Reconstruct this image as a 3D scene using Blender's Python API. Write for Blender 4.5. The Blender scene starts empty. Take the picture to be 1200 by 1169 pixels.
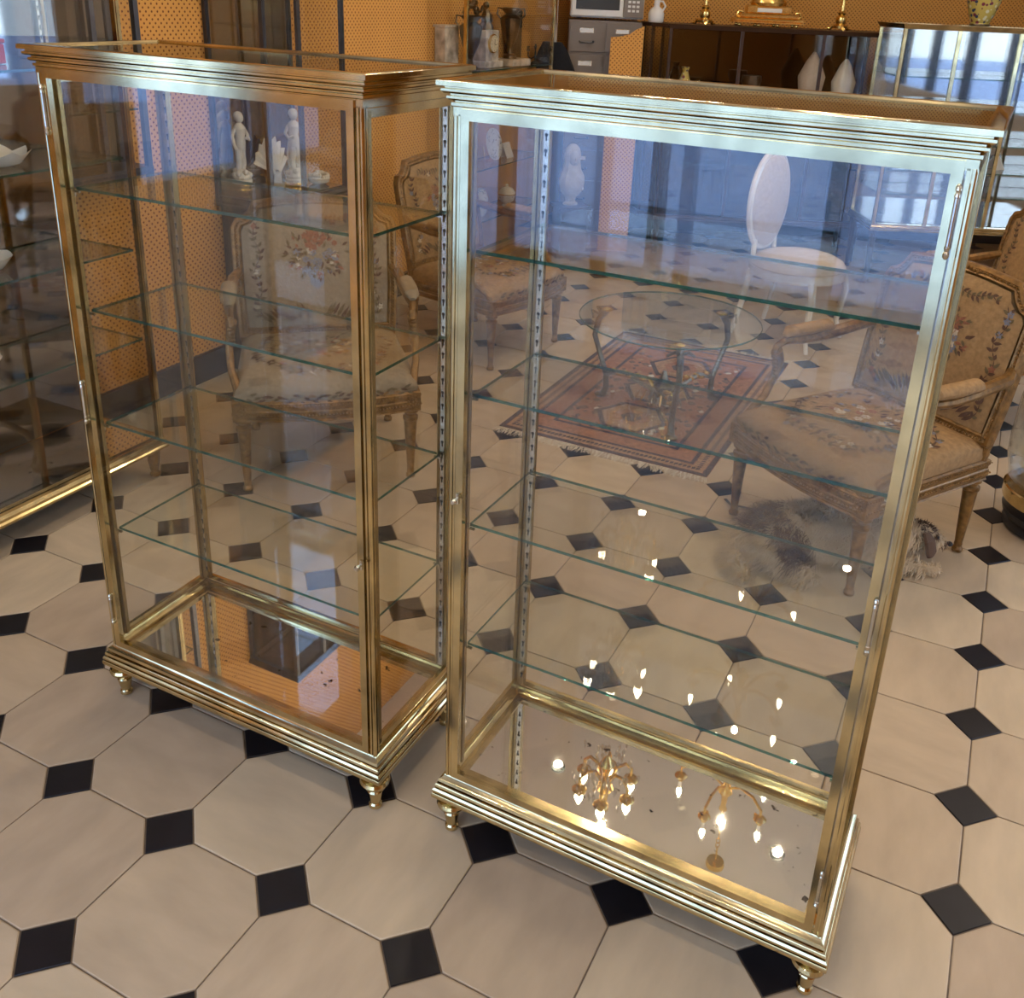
import bpy, bmesh, math, random
from math import sin, cos, pi, sqrt
from mathutils import Vector, Matrix, noise
random.seed(7)
sc = bpy.context.scene
col = sc.collection
# ------------------------------------------------------------------ camera
FPX = 1131.8172
PITCH, ROLL, CAMH = 0.3642, 0.0443, 1.7845
F = Vector((0, cos(PITCH), -sin(PITCH))); R0 = Vector((1, 0, 0)); U0 = R0.cross(F)
Rv = R0 * cos(ROLL) + U0 * sin(ROLL); Uv = U0 * cos(ROLL) - R0 * sin(ROLL)
cd = bpy.data.cameras.new('camera'); cam = bpy.data.objects.new('camera', cd); col.objects.link(cam)
m = Matrix.Identity(4)
for i in range(3):
    m[i][0] = Rv[i]; m[i][1] = Uv[i]; m[i][2] = -F[i]
m[2][3] = CAMH
cam.matrix_world = m
cd.sensor_fit = 'HORIZONTAL'; cd.sensor_width = 36; cd.lens = FPX * 36 / 1200
cd.shift_x = (600 - 621.92) / 1200; cd.shift_y = (423.37 - 584.5) / 1200
cd.clip_start = .02; cd.clip_end = 200
sc.camera = cam
# ------------------------------------------------------------------ world, exposure
w = bpy.data.worlds.new('world'); sc.world = w; w.use_nodes = True
nt = w.node_tree; nt.nodes.clear()
wo = nt.nodes.new('ShaderNodeOutputWorld'); bg = nt.nodes.new('ShaderNodeBackground')
tc = nt.nodes.new('ShaderNodeTexCoord'); sx = nt.nodes.new('ShaderNodeSeparateXYZ'); cr = nt.nodes.new('ShaderNodeValToRGB')
nt.links.new(tc.outputs['Generated'], sx.inputs[0]); nt.links.new(sx.outputs['Z'], cr.inputs[0])
cr.color_ramp.elements[0].position = 0; cr.color_ramp.elements[0].color = (.60, .77, 1, 1)
cr.color_ramp.elements[1].position = .6; cr.color_ramp.elements[1].color = (.30, .50, 1, 1)
nt.links.new(cr.outputs[0], bg.inputs[0]); nt.links.new(bg.outputs[0], wo.inputs[0])
bg.inputs[1].default_value = 7.0
sc.view_settings.view_transform = 'Standard'
try: sc.view_settings.look = 'None'
except Exception: pass
sc.view_settings.gamma = 1; sc.view_settings.exposure = -0.14; sc.view_settings.use_curve_mapping = False
cy = sc.cycles
cy.max_bounces = 12; cy.diffuse_bounces = 3; cy.glossy_bounces = 7; cy.transparent_max_bounces = 64; cy.transmission_bounces = 6
cy.sample_clamp_indirect = 6; cy.use_denoising = True; cy.caustics_reflective = False; cy.caustics_refractive = False
# warm ceiling spots: positions used for fittings further down
A = -.4454
E1 = Vector((cos(A), sin(A))); E2 = Vector((-sin(A), cos(A)))
CEIL = 3.3
SPOTS = []
for i in range(5):
    for j in range(7):
        p = Vector((-1.0, .2)) + E1 * (i * 1.45 - .9) + E2 * (j * 1.3 - 1.6)
        if p.y < 7.4 and p.x < 4.5 and (p - Vector((-1.63, 4.07))).dot(E1) > .75: SPOTS.append((p.x, p.y))
SPOTS += [(-1.75, -1.05), (-1.5, -.55), (-2.3, -.75)]  # extra spots added out of view, to brighten the corner by the front windows
for (x, y) in SPOTS:
    ld = bpy.data.lights.new('spot_light', 'AREA'); ld.shape = 'DISK'; ld.size = .05; ld.energy = 5.6
    ld.color = (1, .84, .64); lo = bpy.data.objects.new('ceiling_spot_lamp', ld); col.objects.link(lo)
    lo.location = (x, y, CEIL - .03)
# ------------------------------------------------------------------ materials
MT = {}
def newmat(n):
    mm = bpy.data.materials.new(n); mm.use_nodes = True; MT[n] = mm
    return mm, mm.node_tree, mm.node_tree.nodes['Principled BSDF']
def N(t, ty, **k):
    n = t.nodes.new(ty)
    for a, b in k.items(): setattr(n, a, b)
    return n
def srgb(r, g, b):
    f = lambda c: (c / 255 / 12.92) if c / 255 <= .04045 else ((c / 255 + .055) / 1.055) ** 2.4
    return (f(r), f(g), f(b), 1)
def pm(n, c, rough=.5, metal=0, var=.12, scale=20, bump=0, coord='Object', stretch=(1, 1, 1), spec=None, coat=0):
    mm, t, b = newmat(n)
    tc = N(t, 'ShaderNodeTexCoord'); mp = N(t, 'ShaderNodeMapping'); mp.inputs['Scale'].default_value = stretch
    nz = N(t, 'ShaderNodeTexNoise'); nz.inputs['Scale'].default_value = scale; nz.inputs['Detail'].default_value = 5
    t.links.new(tc.outputs[coord], mp.inputs[0]); t.links.new(mp.outputs[0], nz.inputs[0])
    rp = N(t, 'ShaderNodeValToRGB'); rp.color_ramp.elements[0].position = .3; rp.color_ramp.elements[1].position = .7
    rp.color_ramp.elements[0].color = tuple(x * (1 - var) for x in c[:3]) + (1,)
    rp.color_ramp.elements[1].color = tuple(min(1, x * (1 + var)) for x in c[:3]) + (1,)
    t.links.new(nz.outputs[0], rp.inputs[0]); t.links.new(rp.outputs[0], b.inputs['Base Color'])
    b.inputs['Roughness'].default_value = rough; b.inputs['Metallic'].default_value = metal
    if spec is not None: b.inputs['Specular IOR Level'].default_value = spec
    if coat: b.inputs['Coat Weight'].default_value = coat
    if bump:
        bp = N(t, 'ShaderNodeBump'); bp.inputs['Strength'].default_value = bump; bp.inputs['Distance'].default_value = .004
        t.links.new(nz.outputs[0], bp.inputs['Height']); t.links.new(bp.outputs[0], b.inputs['Normal'])
    return mm
pm('brass', (.60, .48, .25), .13, 1, .28, 11)
pm('brass_dark', (.42, .31, .14), .25, 1, .2, 14)
pm('brass_steel', (.62, .58, .48), .24, 1, .2, 30)
pm('bronze', (.16, .13, .09), .3, 1, .3, 18)
pm('gunmetal', (.10, .10, .11), .35, .8, .2, 18)
pm('slot_dark', (.02, .02, .015), .8)
pm('gilt', (.22, .112, .030), .38, .40, .45, 45, .25)
pm('gilt_dark', (.22, .12, .05), .5, .3, .4, 45, .25)
pm('gold', (.95, .62, .20), .22, 1, .15, 30)
pm('tile', srgb(188, 166, 136), .45, 0, .10, 5, .03, stretch=(1, 3.0, 1), spec=.35)
pm('tile_b', srgb(194, 173, 142), .42, 0, .10, 5, .03, stretch=(3.0, 1, 1), spec=.35)
pm('tile_c', srgb(181, 159, 131), .45, 0, .10, 5, .03, stretch=(1, 2.5, 1), spec=.35)
pm('inset', srgb(27, 25, 28), .30, 0, .25, 12, spec=.4)
pm('grout', srgb(120, 105, 88), .9, 0, .2, 40)
pm('ceiling', srgb(238, 232, 220), .7, 0, .02, 3)
pm('plaster', srgb(215, 205, 190), .8, 0, .03, 3)
pm('baseboard', srgb(50, 38, 34), .4, 0, .2, 10)
pm('dark_wood', srgb(58, 36, 24), .35, 0, .25, 8, stretch=(1, 1, 6))
pm('black_plastic', srgb(22, 22, 24), .35, 0, .05, 8)
pm('black_cloth', srgb(16, 16, 19), .95, 0, .3, 90, .4)
pm('file_grey', srgb(122, 110, 98), .45, .1, .04, 6)
pm('white_plastic', srgb(225, 222, 214), .35, 0, .03, 6)
pm('porcelain', srgb(232, 226, 212), .25, 0, .06, 14, coat=.3)
pm('tapestry', srgb(152, 119, 78), .95, 0, .18, 60, .5)
pm('tapestry_grey', srgb(142, 124, 99), .95, 0, .12, 60, .5)
pm('cream_fabric', srgb(204, 188, 170), .9, 0, .08, 60, .3)
for n, c in dict(thread_olive=(104, 88, 60), thread_brown=(92, 66, 50), thread_rust=(140, 88, 64), thread_blue=(118, 118, 126), thread_cream=(188, 172, 146), thread_gold=(146, 108, 62)).items():
    pm(n, srgb(*c), .95, 0, .2, 70)
pm('fur', srgb(196, 172, 138), .9, 0, .3, 8)
pm('fur_dark', srgb(96, 74, 58), .9, 0, .3, 8)
pm('dog_nose', srgb(40, 34, 36), .4)
pm('veil_stone', srgb(176, 168, 156), .6, 0, .1, 20)
pm('red_lacquer', srgb(176, 44, 30), .4)
pm('marble', srgb(196, 184, 166), .3, 0, .55, 14, spec=.5)
pm('clock_face', srgb(226, 212, 176), .4)
pm('street', srgb(190, 195, 205), .9, 0, .08, 1)
pm('paper', srgb(235, 232, 228), .8, 0, .02, 4)
pm('yellow_glaze', srgb(205, 165, 60), .3, 0, .2, 40, coat=.4)
pm('cord', srgb(190, 182, 170), .7)
pm('leash', srgb(60, 52, 48), .7, 0, .3, 120)
# glazed painted vase and plates: flecks
def flecks(n, base, cols, scale, rough=.3, thr=.42):
    mm, t, b = newmat(n)
    tc = N(t, 'ShaderNodeTexCoord'); vo = N(t, 'ShaderNodeTexVoronoi'); vo.inputs['Scale'].default_value = scale
    t.links.new(tc.outputs['Object'], vo.inputs['Vector'])
    r1 = N(t, 'ShaderNodeValToRGB'); r1.color_ramp.interpolation = 'CONSTANT'
    e = r1.color_ramp.elements; e[0].color = cols[0]; e[1].position = .33; e[1].color = cols[1]
    x = e.new(.66); x.color = cols[2]
    sp = N(t, 'ShaderNodeSeparateColor'); t.links.new(vo.outputs['Color'], sp.inputs[0]); t.links.new(sp.outputs[0], r1.inputs[0])
    lt = N(t, 'ShaderNodeMath', operation='LESS_THAN'); lt.inputs[1].default_value = thr; t.links.new(vo.outputs['Distance'], lt.inputs[0])
    mx = N(t, 'ShaderNodeMix', data_type='RGBA'); mx.inputs[6].default_value = base
    t.links.new(lt.outputs[0], mx.inputs[0]); t.links.new(r1.outputs[0], mx.inputs[7]); t.links.new(mx.outputs[2], b.inputs['Base Color'])
    b.inputs['Roughness'].default_value = rough
    return mm
flecks('painted_vase', srgb(200, 178, 92), [srgb(46, 60, 96), srgb(120, 44, 60), srgb(226, 222, 190)], 38)
flecks('painted_plate', srgb(226, 222, 216), [srgb(88, 96, 128), srgb(120, 110, 120), srgb(226, 222, 216)], 60, thr=.34)
flecks('cushion_weave', srgb(176, 150, 116), [srgb(120, 80, 60), srgb(96, 92, 92), srgb(196, 180, 150)], 34, .95, .3)
# orange wall fabric with a staggered lattice of brown dots
def dots(n, base, dot, s=.030, r=.15, ax=('X', 'Z')):
    mm, t, b = newmat(n)
    tc = N(t, 'ShaderNodeTexCoord'); sp = N(t, 'ShaderNodeSeparateXYZ'); t.links.new(tc.outputs['Object'], sp.inputs[0])
    def M(op, a, c=None):
        k = N(t, 'ShaderNodeMath', operation=op)
        for i, v in enumerate((a, c)):
            if v is None: continue
            if isinstance(v, (int, float)): k.inputs[i].default_value = v
            else: t.links.new(v, k.inputs[i])
        return k.outputs[0]
    outs = []
    for off in (0, .5):
        q = []
        for a in ax:
            f = M('SUBTRACT', M('FRACT', M('ADD', M('DIVIDE', sp.outputs[a], s), 50 + off)), .5)
            q.append(M('MULTIPLY', f, f))
        outs.append(M('LESS_THAN', M('SQRT', M('ADD', q[0], q[1])), r))
    mask = M('MAXIMUM', outs[0], outs[1])
    nz = N(t, 'ShaderNodeTexNoise'); nz.inputs['Scale'].default_value = 4; t.links.new(tc.outputs['Object'], nz.inputs[0])
    rp = N(t, 'ShaderNodeValToRGB'); rp.color_ramp.elements[0].color = tuple(x * .9 for x in base[:3]) + (1,); rp.color_ramp.elements[1].color = tuple(min(1, x * 1.08) for x in base[:3]) + (1,)
    t.links.new(nz.outputs[0], rp.inputs[0])
    mx = N(t, 'ShaderNodeMix', data_type='RGBA'); t.links.new(mask, mx.inputs[0]); t.links.new(rp.outputs[0], mx.inputs[6]); mx.inputs[7].default_value = dot
    t.links.new(mx.outputs[2], b.inputs['Base Color']); b.inputs['Roughness'].default_value = .9
    return mm
dots('dotted', srgb(216, 156, 78), srgb(120, 66, 30))
# panes: transparent body with mirror reflection that grows at grazing angles
def glassy(n, tint, f0=.045, rough=0, body=0, bodycol=(0, 0, 0, 1)):
    mm, t, b = newmat(n); t.nodes.remove(b)
    out = t.nodes['Material Output']
    g = N(t, 'ShaderNodeNewGeometry'); d = N(t, 'ShaderNodeVectorMath', operation='DOT_PRODUCT')
    t.links.new(g.outputs['Normal'], d.inputs[0]); t.links.new(g.outputs['Incoming'], d.inputs[1])
    def M(op, a, c=None):
        k = N(t, 'ShaderNodeMath', operation=op)
        for i, v in enumerate((a, c)):
            if v is None: continue
            if isinstance(v, (int, float)): k.inputs[i].default_value = v
            else: t.links.new(v, k.inputs[i])
        return k.outputs[0]
    f = M('ADD', M('MULTIPLY', M('POWER', M('SUBTRACT', 1, M('ABSOLUTE', d.outputs['Value'])), 5), 1 - f0), f0)
    tr = N(t, 'ShaderNodeBsdfTransparent'); tr.inputs[0].default_value = tint
    gl = N(t, 'ShaderNodeBsdfGlossy'); gl.inputs['Roughness'].default_value = rough
    mx = N(t, 'ShaderNodeMixShader'); t.links.new(f, mx.inputs[0]); t.links.new(gl.outputs[0], mx.inputs[2])
    if body:
        df = N(t, 'ShaderNodeBsdfDiffuse'); df.inputs[0].default_value = bodycol
        m2 = N(t, 'ShaderNodeMixShader'); m2.inputs[0].default_value = body
        t.links.new(tr.outputs[0], m2.inputs[1]); t.links.new(df.outputs[0], m2.inputs[2]); t.links.new(m2.outputs[0], mx.inputs[1])
    else: t.links.new(tr.outputs[0], mx.inputs[1])
    t.links.new(mx.outputs[0], out.inputs[0])
    return mm
glassy('glass', (.968, .965, .95, 1), .044)
glassy('shelf_glass', (.96, .985, .97, 1), .055)
glassy('glass_edge', (.05, .23, .19, 1), .08, .05, .22, (.03, .22, .19, 1))
glassy('window_glass', (.96, .98, .98, 1), .04)
glassy('smoky_glass', (.80, .78, .74, 1), .10)
glassy('crystal', (.97, .97, .97, 1), .30, .02)
glassy('clear_ware', (.93, .94, .92, 1), .10, .02)
# old mirror: specked silvering
mm, t, b = newmat('mirror')
b.inputs['Metallic'].default_value = 1; b.inputs['Roughness'].default_value = .015
tcn = N(t, 'ShaderNodeTexCoord'); nz = N(t, 'ShaderNodeTexNoise'); nz.inputs['Scale'].default_value = 34; nz.inputs['Detail'].default_value = 8
t.links.new(tcn.outputs['Object'], nz.inputs[0]); rp = N(t, 'ShaderNodeValToRGB')
rp.color_ramp.elements[0].position = .66; rp.color_ramp.elements[0].color = (.93, .93, .88, 1); rp.color_ramp.elements[1].position = .70; rp.color_ramp.elements[1].color = (.12, .10, .08, 1)
t.links.new(nz.outputs[0], rp.inputs[0]); t.links.new(rp.outputs[0], b.inputs['Base Color'])
mm, t, b = newmat('dark_mirror'); b.inputs['Metallic'].default_value = 1; b.inputs['Roughness'].default_value = .04; b.inputs['Base Color'].default_value = (.36, .34, .32, 1)
mm, t, b = newmat('black_mirror'); b.inputs['Metallic'].default_value = 1; b.inputs['Roughness'].default_value = .06; b.inputs['Base Color'].default_value = (.10, .095, .09, 1)
mm, t, b = newmat('old_mirror'); b.inputs['Metallic'].default_value = 1; b.inputs['Roughness'].default_value = .03; b.inputs['Base Color'].default_value = (.55, .50, .42, 1)
def emit(n, c, s):
    mm, t, b = newmat(n); b.inputs['Base Color'].default_value = c; b.inputs['Emission Color'].default_value = c; b.inputs['Emission Strength'].default_value = s
emit('bulb', (1, .86, .64, 1), 70); emit('lens', (1, .86, .64, 1), 40); emit('drawing_light', (1, .9, .7, 1), 4)
# rug ground
def rugmat():
    mm, t, b = newmat('rug')
    tc = N(t, 'ShaderNodeTexCoord'); sp = N(t, 'ShaderNodeSeparateXYZ'); t.links.new(tc.outputs['Object'], sp.inputs[0])
    vo = N(t, 'ShaderNodeTexVoronoi', distance='MANHATTAN'); vo.inputs['Scale'].default_value = 17; t.links.new(tc.outputs['Object'], vo.inputs['Vector'])
    rp = N(t, 'ShaderNodeValToRGB'); e = rp.color_ramp.elements
    e[0].position = .0; e[0].color = srgb(140, 112, 84); e[1].position = .85; e[1].color = srgb(150, 100, 74)
    x = e.new(.38); x.color = srgb(84, 62, 58); x = e.new(.52); x.color = srgb(166, 112, 82)
    t.links.new(vo.outputs['Distance'], rp.inputs[0]); t.links.new(rp.outputs[0], b.inputs['Base Color']); b.inputs['Roughness'].default_value = 1
rugmat()
pm('rug_dark', srgb(66, 52, 56), 1, 0, .35, 60); pm('rug_sand', srgb(160, 122, 88), 1, 0, .3, 60); pm('rug_red', srgb(150, 102, 72), 1, 0, .25, 60); pm('rug_fringe', srgb(206, 192, 168), 1, 0, .2, 60)
# ------------------------------------------------------------------ mesh helper
class MB:
    def __init__(s): s.v = []; s.f = []; s.m = []; s.names = []
    def mi(s, name):
        if name not in s.names: s.names.append(name)
        return s.names.index(name)
    def add(s, vs, fs, mat, M=None):
        o = len(s.v); k = s.mi(mat)
        for p in vs:
            p = Vector(p)
            if M is not None: p = M @ p
            s.v.append(tuple(p))
        for f in fs: s.f.append(tuple(i + o for i in f)); s.m.append(k)
    def box(s, c, d, mat, M=None, bev=0):
        x, y, z = c; a, b_, h = d[0] / 2, d[1] / 2, d[2] / 2
        if bev:
            pts = []
            for zz, q in ((-h, bev), (-h + bev, 0), (h - bev, 0), (h, bev)):
                pts.append([(x + sx * (a - q - e * 0), y + sy * (b_ - q), z + zz) for sx, sy, e in ((-1, -1, 0), (1, -1, 0), (1, 1, 0), (-1, 1, 0))])
            vs = [p for r in pts for p in r]; fs = [(3, 2, 1, 0), (12, 13, 14, 15)]
            for r in range(3):
                for i in range(4):
                    j = (i + 1) % 4; fs.append((r * 4 + i, r * 4 + j, r * 4 + 4 + j, r * 4 + 4 + i))
            s.add(vs, fs, mat, M); return
        vs = [(x + i * a, y + j * b_, z + k * h) for k in (-1, 1) for i, j in ((-1, -1), (1, -1), (1, 1), (-1, 1))]
        s.add(vs, [(3, 2, 1, 0), (4, 5, 6, 7), (0, 1, 5, 4), (1, 2, 6, 5), (2, 3, 7, 6), (3, 0, 4, 7)], mat, M)
    def lathe(s, prof, mat, M=None, n=20, flute=0, nfl=10, fz=(0, 1e9)):
        vs = []; fs = []
        for (r, z) in prof:
            for i in range(n):
                a = 2 * pi * i / n; rr = r
                if flute and fz[0] <= z <= fz[1]: rr = r * (1 - flute * (i % 2))
                vs.append((rr * cos(a), rr * sin(a), z))
        L = len(prof)
        for k in range(L - 1):
            for i in range(n):
                j = (i + 1) % n; fs.append((k * n + i, k * n + j, (k + 1) * n + j, (k + 1) * n + i))
        fs.append(tuple(reversed(range(n)))); fs.append(tuple((L - 1) * n + i for i in range(n)))
        s.add(vs, fs, mat, M)
    def tube(s, path, r, mat, M=None, n=8, flat=1.0, closed=False):
        P = [Vector(p) for p in path]; vs = []; fs = []; L = len(P); up = Vector((0, 0, 1))
        prev = None
        for k, p in enumerate(P):
            a = P[(k - 1) % L] if closed or k > 0 else P[0]; c = P[(k + 1) % L] if closed or k < L - 1 else P[-1]
            t = (c - a).normalized()
            if prev is None:
                q = t.cross(up)
                if q.length < .1: q = t.cross(Vector((1, 0, 0)))
            else: q = prev - t * prev.dot(t)
            q.normalize(); prev = q; bn = t.cross(q)
            rr = r(k / (L - 1)) if callable(r) else r
            for i in range(n):
                an = 2 * pi * i / n; vs.append(p + q * cos(an) * rr + bn * sin(an) * rr * flat)
        for k in range(L if closed else L - 1):
            k2 = (k + 1) % L
            for i in range(n):
                j = (i + 1) % n; fs.append((k * n + i, k * n + j, k2 * n + j, k2 * n + i))
        if not closed: fs.append(tuple(reversed(range(n)))); fs.append(tuple((L - 1) * n + i for i in range(n)))
        s.add(vs, fs, mat, M)
    def ring(s, prof, hw, hd, mat, M=None):
        """mitred moulding round a rectangle; prof = closed list of (outward offset, z)"""
        vs = []; fs = []; n = len(prof)
        for sx, sy in ((-1, -1), (1, -1), (1, 1), (-1, 1)):
            for o, z in prof: vs.append((sx * (hw + o), sy * (hd + o), z))
        for c in range(4):
            d = (c + 1) % 4
            for i in range(n):
                j = (i + 1) % n; fs.append((c * n + i, d * n + i, d * n + j, c * n + j))
        s.add(vs, fs, mat, M)
    def ball(s, c, r, mat, M=None, n=8, k=5):
        rx, ry, rz = (r, r, r) if isinstance(r, (int, float)) else r
        vs = []; fs = []
        for a in range(k + 1):
            th = pi * (a + .001) / (k + .002)
            for i in range(n):
                ph = 2 * pi * i / n; vs.append((c[0] + rx * sin(th) * cos(ph), c[1] + ry * sin(th) * sin(ph), c[2] - rz * cos(th)))
        for a in range(k):
            for i in range(n):
                j = (i + 1) % n; fs.append((a * n + i, a * n + j, (a + 1) * n + j, (a + 1) * n + i))
        s.add(vs, fs, mat, M)
    def bead(s, c, r, mat, M=None):
        x, y, z = c
        s.add([(x + r, y, z), (x - r, y, z), (x, y + r, z), (x, y - r, z), (x, y, z + r), (x, y, z - r)],
              [(0, 2, 4), (2, 1, 4), (1, 3, 4), (3, 0, 4), (2, 0, 5), (1, 2, 5), (3, 1, 5), (0, 3, 5)], mat, M)
    def prism(s, poly, z0, z1, mat, M=None):
        n = len(poly); vs = [(x, y, z0) for x, y in poly] + [(x, y, z1) for x, y in poly]
        fs = [tuple(reversed(range(n))), tuple(range(n, 2 * n))] + [(i, (i + 1) % n, n + (i + 1) % n, n + i) for i in range(n)]
        s.add(vs, fs, mat, M)
    def build(s, name, parent=None, loc=None, rot=0, smooth=35, kind=None, label=None):
        me = bpy.data.meshes.new(name); me.from_pydata(s.v, [], s.f)
        for n in s.names: me.materials.append(MT[n])
        me.polygons.foreach_set('material_index', s.m)
        if smooth:
            me.polygons.foreach_set('use_smooth', [True] * len(s.f)); me.update()
            me.set_sharp_from_angle(angle=math.radians(smooth))
        me.update()
        o = bpy.data.objects.new(name, me); col.objects.link(o)
        if parent: o.parent = parent
        if loc: o.location = loc
        o.rotation_euler.z = rot
        if kind: o['kind'] = kind
        if label: o['label'] = label
        return o
def tag(o, label, cat, group=None):
    o['label'] = label; o['category'] = cat
    if group: o['group'] = group
    return o
def thing(name, label, cat, loc, rot=0, group=None):
    o = bpy.data.objects.new(name, None); col.objects.link(o); o.location = loc; o.rotation_euler.z = rot; o.empty_display_size = .1
    return tag(o, label, cat, group)
def copy_tree(o, parent=None, loc=None, rot=None):
    c = o.copy(); col.objects.link(c); c.parent = parent
    if loc: c.location = loc
    if rot is not None: c.rotation_euler.z = rot
    for ch in o.children: copy_tree(ch, c)
    return c
def T(x=0, y=0, z=0): return Matrix.Translation((x, y, z))
def RZ(a): return Matrix.Rotation(a, 4, 'Z')
def RX(a): return Matrix.Rotation(a, 4, 'X')
def RY(a): return Matrix.Rotation(a, 4, 'Y')
def xy(org, i, j=0): return (org[0] + E1.x * i + E2.x * j, org[1] + E1.y * i + E2.y * j)
# ------------------------------------------------------------------ room shell
P1 = Vector((-4.24, -1.40)); P4 = Vector((.20, 7.9)); P3 = Vector((4.8, 7.9)); P2 = Vector((4.8, -5.72))
poly = [tuple(P1), tuple(P2), tuple(P3), tuple(P4)]
b_ = MB(); b_.prism(poly, -.12, -.0035, 'grout'); floor = b_.build('floor', smooth=0, kind='structure')
b_ = MB(); b_.prism(poly, CEIL, CEIL + .1, 'ceiling'); b_.build('ceiling', smooth=0, kind='structure')
def wall(name, a, c, mat, z0=0, z1=CEIL, th=.1):
    a = Vector(a); c = Vector(c); L = (c - a).length; mid = (a + c) / 2; ang = math.atan2((c - a).y, (c - a).x)
    q = MB(); q.box((0, th / 2, (z0 + z1) / 2), (L, th, z1 - z0), mat)
    return q.build(name, None, (mid.x, mid.y, 0), ang, 0, 'structure')
Wa = Vector((-2.90, 1.40)); Wb = Vector((-3.22, .73))
Wa = P1 + E2 * (Wa - P1).dot(E2); Wb = P1 + E2 * (Wb - P1).dot(E2)
def wall_piece(name, a, c, mat, z0, z1, parent=None):
    o = wall(name, a, c, mat, z0, z1)
    if parent:
        o.parent = parent; o.matrix_parent_inverse = parent.matrix_world.inverted()
    return o
wall('wall_left', Wa, P4, 'dotted'); Wc = P1 + E2 * 1.3; wall('wall_left_near', Wc, Wb, 'dotted'); wall('wall_back', P4, P3, 'dotted')
PR0 = Vector((4.8, 4.6)); PR1 = Vector((4.8, -.6)); PF = P1 + E1 * 4.5
wall('wall_right', P3, PR0, 'plaster'); wall('wall_right_near', PR1, P2, 'dotted'); wall('wall_front', P2, PF, 'dotted')
def glazing(name, a, c, nb, sill=0, head=3.0):
    a = Vector(a); c = Vector(c); wl = (c - a).length; wa = math.atan2((c - a).y, (c - a).x); mid = (a + c) / 2
    win = MB()
    for k in range(nb + 1): win.box((-wl / 2 + wl * k / nb, 0, 1.5), (.09, .1, 3.0), 'gunmetal')
    if sill: win.box((0, 0, sill / 2), (wl, .12, sill), 'plaster'); win.box((0, 0, (head + 3.2) / 2), (wl, .12, 3.2 - head), 'plaster')
    win.box((0, 0, .05), (wl, .1, .10), 'gunmetal'); win.box((0, 0, 3.0), (wl, .12, .12), 'gunmetal'); win.box((0, 0, 2.35), (wl, .08, .06), 'gunmetal'); win.box((0, 0, 3.18), (wl, .12, .24), 'plaster')
    wn = win.build(name, None, (mid.x, mid.y, 0), wa, 0, 'structure')
    for k in range(nb):
        q = MB(); q.box((-wl / 2 + wl * (k + .5) / nb, 0, 1.55), (wl / nb - .09, .008, 2.9), 'window_glass'); q.build('window_pane', wn, None, 0, 0)
glazing('window_1', P1, PF, 4); glazing('window_2', Wa, Wb, 1, .98, 3.0); glazing('window_4', P1, Wc, 1); glazing('window_3', PR0, PR1, 5, .85, 2.1)
def baseboard(name, a, c, h=.12):
    a = Vector(a); c = Vector(c); L = (c - a).length; mid = (a + c) / 2; ang = math.atan2((c - a).y, (c - a).x)
    q = MB(); q.box((0, -.009, h / 2), (L, .017, h), 'baseboard'); q.box((0, -.012, h + .008), (L, .024, .016), 'baseboard')
    q.build(name, None, (mid.x, mid.y, 0), ang, 0, 'structure')
baseboard('baseboard_left', Wa, P4); baseboard('baseboard_back', P4, P3)
q = MB(); q.box((0, 0, -.18), (60, 60, .1), 'street'); q.build('trim_1', None, (0, 0, 0), 0, 0, 'structure').name = 'street_pavement'
# ------------------------------------------------------------------ floor tiles
S = .32; O0 = Vector((-1.202, 2.2001))
def inside(p, mar=.0):
    if p.y > 7.9 - mar or p.x > 4.8 - mar: return False
    if (p - P1).dot(E1) < mar: return False
    return (p - P1).dot(E2) > mar
cut = .225 * S; hs = S / 2; g = .0018
octp = []
for sx, sy, o in ((1, -1, 0), (1, 1, 1), (-1, 1, 0), (-1, -1, 1)):
    a = (sx * (hs - g), sy * (hs - cut - g * .4)); c = (sx * (hs - cut - g * .4), sy * (hs - g))
    octp += [a, c] if o else [c, a]
sq = [(cut - g * 1.6, 0), (0, cut - g * 1.6), (-cut + g * 1.6, 0), (0, -cut + g * 1.6)]
def tilemesh(name, pl, mat):
    q = MB(); n = len(pl); k = .985
    vs = [(x, y, -.0035) for x, y in pl] + [(x, y, -.001) for x, y in pl] + [(x * k, y * k, 0) for x, y in pl]
    fs = [tuple(range(2 * n, 3 * n))] + [(r * n + i, r * n + (i + 1) % n, (r + 1) * n + (i + 1) % n, (r + 1) * n + i) for r in (0, 1) for i in range(n)]
    q.add(vs, fs, mat); me = bpy.data.meshes.new(name); me.from_pydata(q.v, [], q.f); me.materials.append(MT[mat]); me.update(); return me, vs, fs
tm = [tilemesh('tile', octp, k) for k in ('tile', 'tile_b', 'tile_c')]; im = tilemesh('stone_inset', sq, 'inset')
def vis(p):
    d = Vector((p.x, p.y, -CAMH)); z = d.dot(F)
    if z < .2: return False
    X = 621.9 + FPX * d.dot(Rv) / z; Y = 423.4 - FPX * d.dot(Uv) / z
    return -90 < X < 1290 and -60 < Y < 1290
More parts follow.
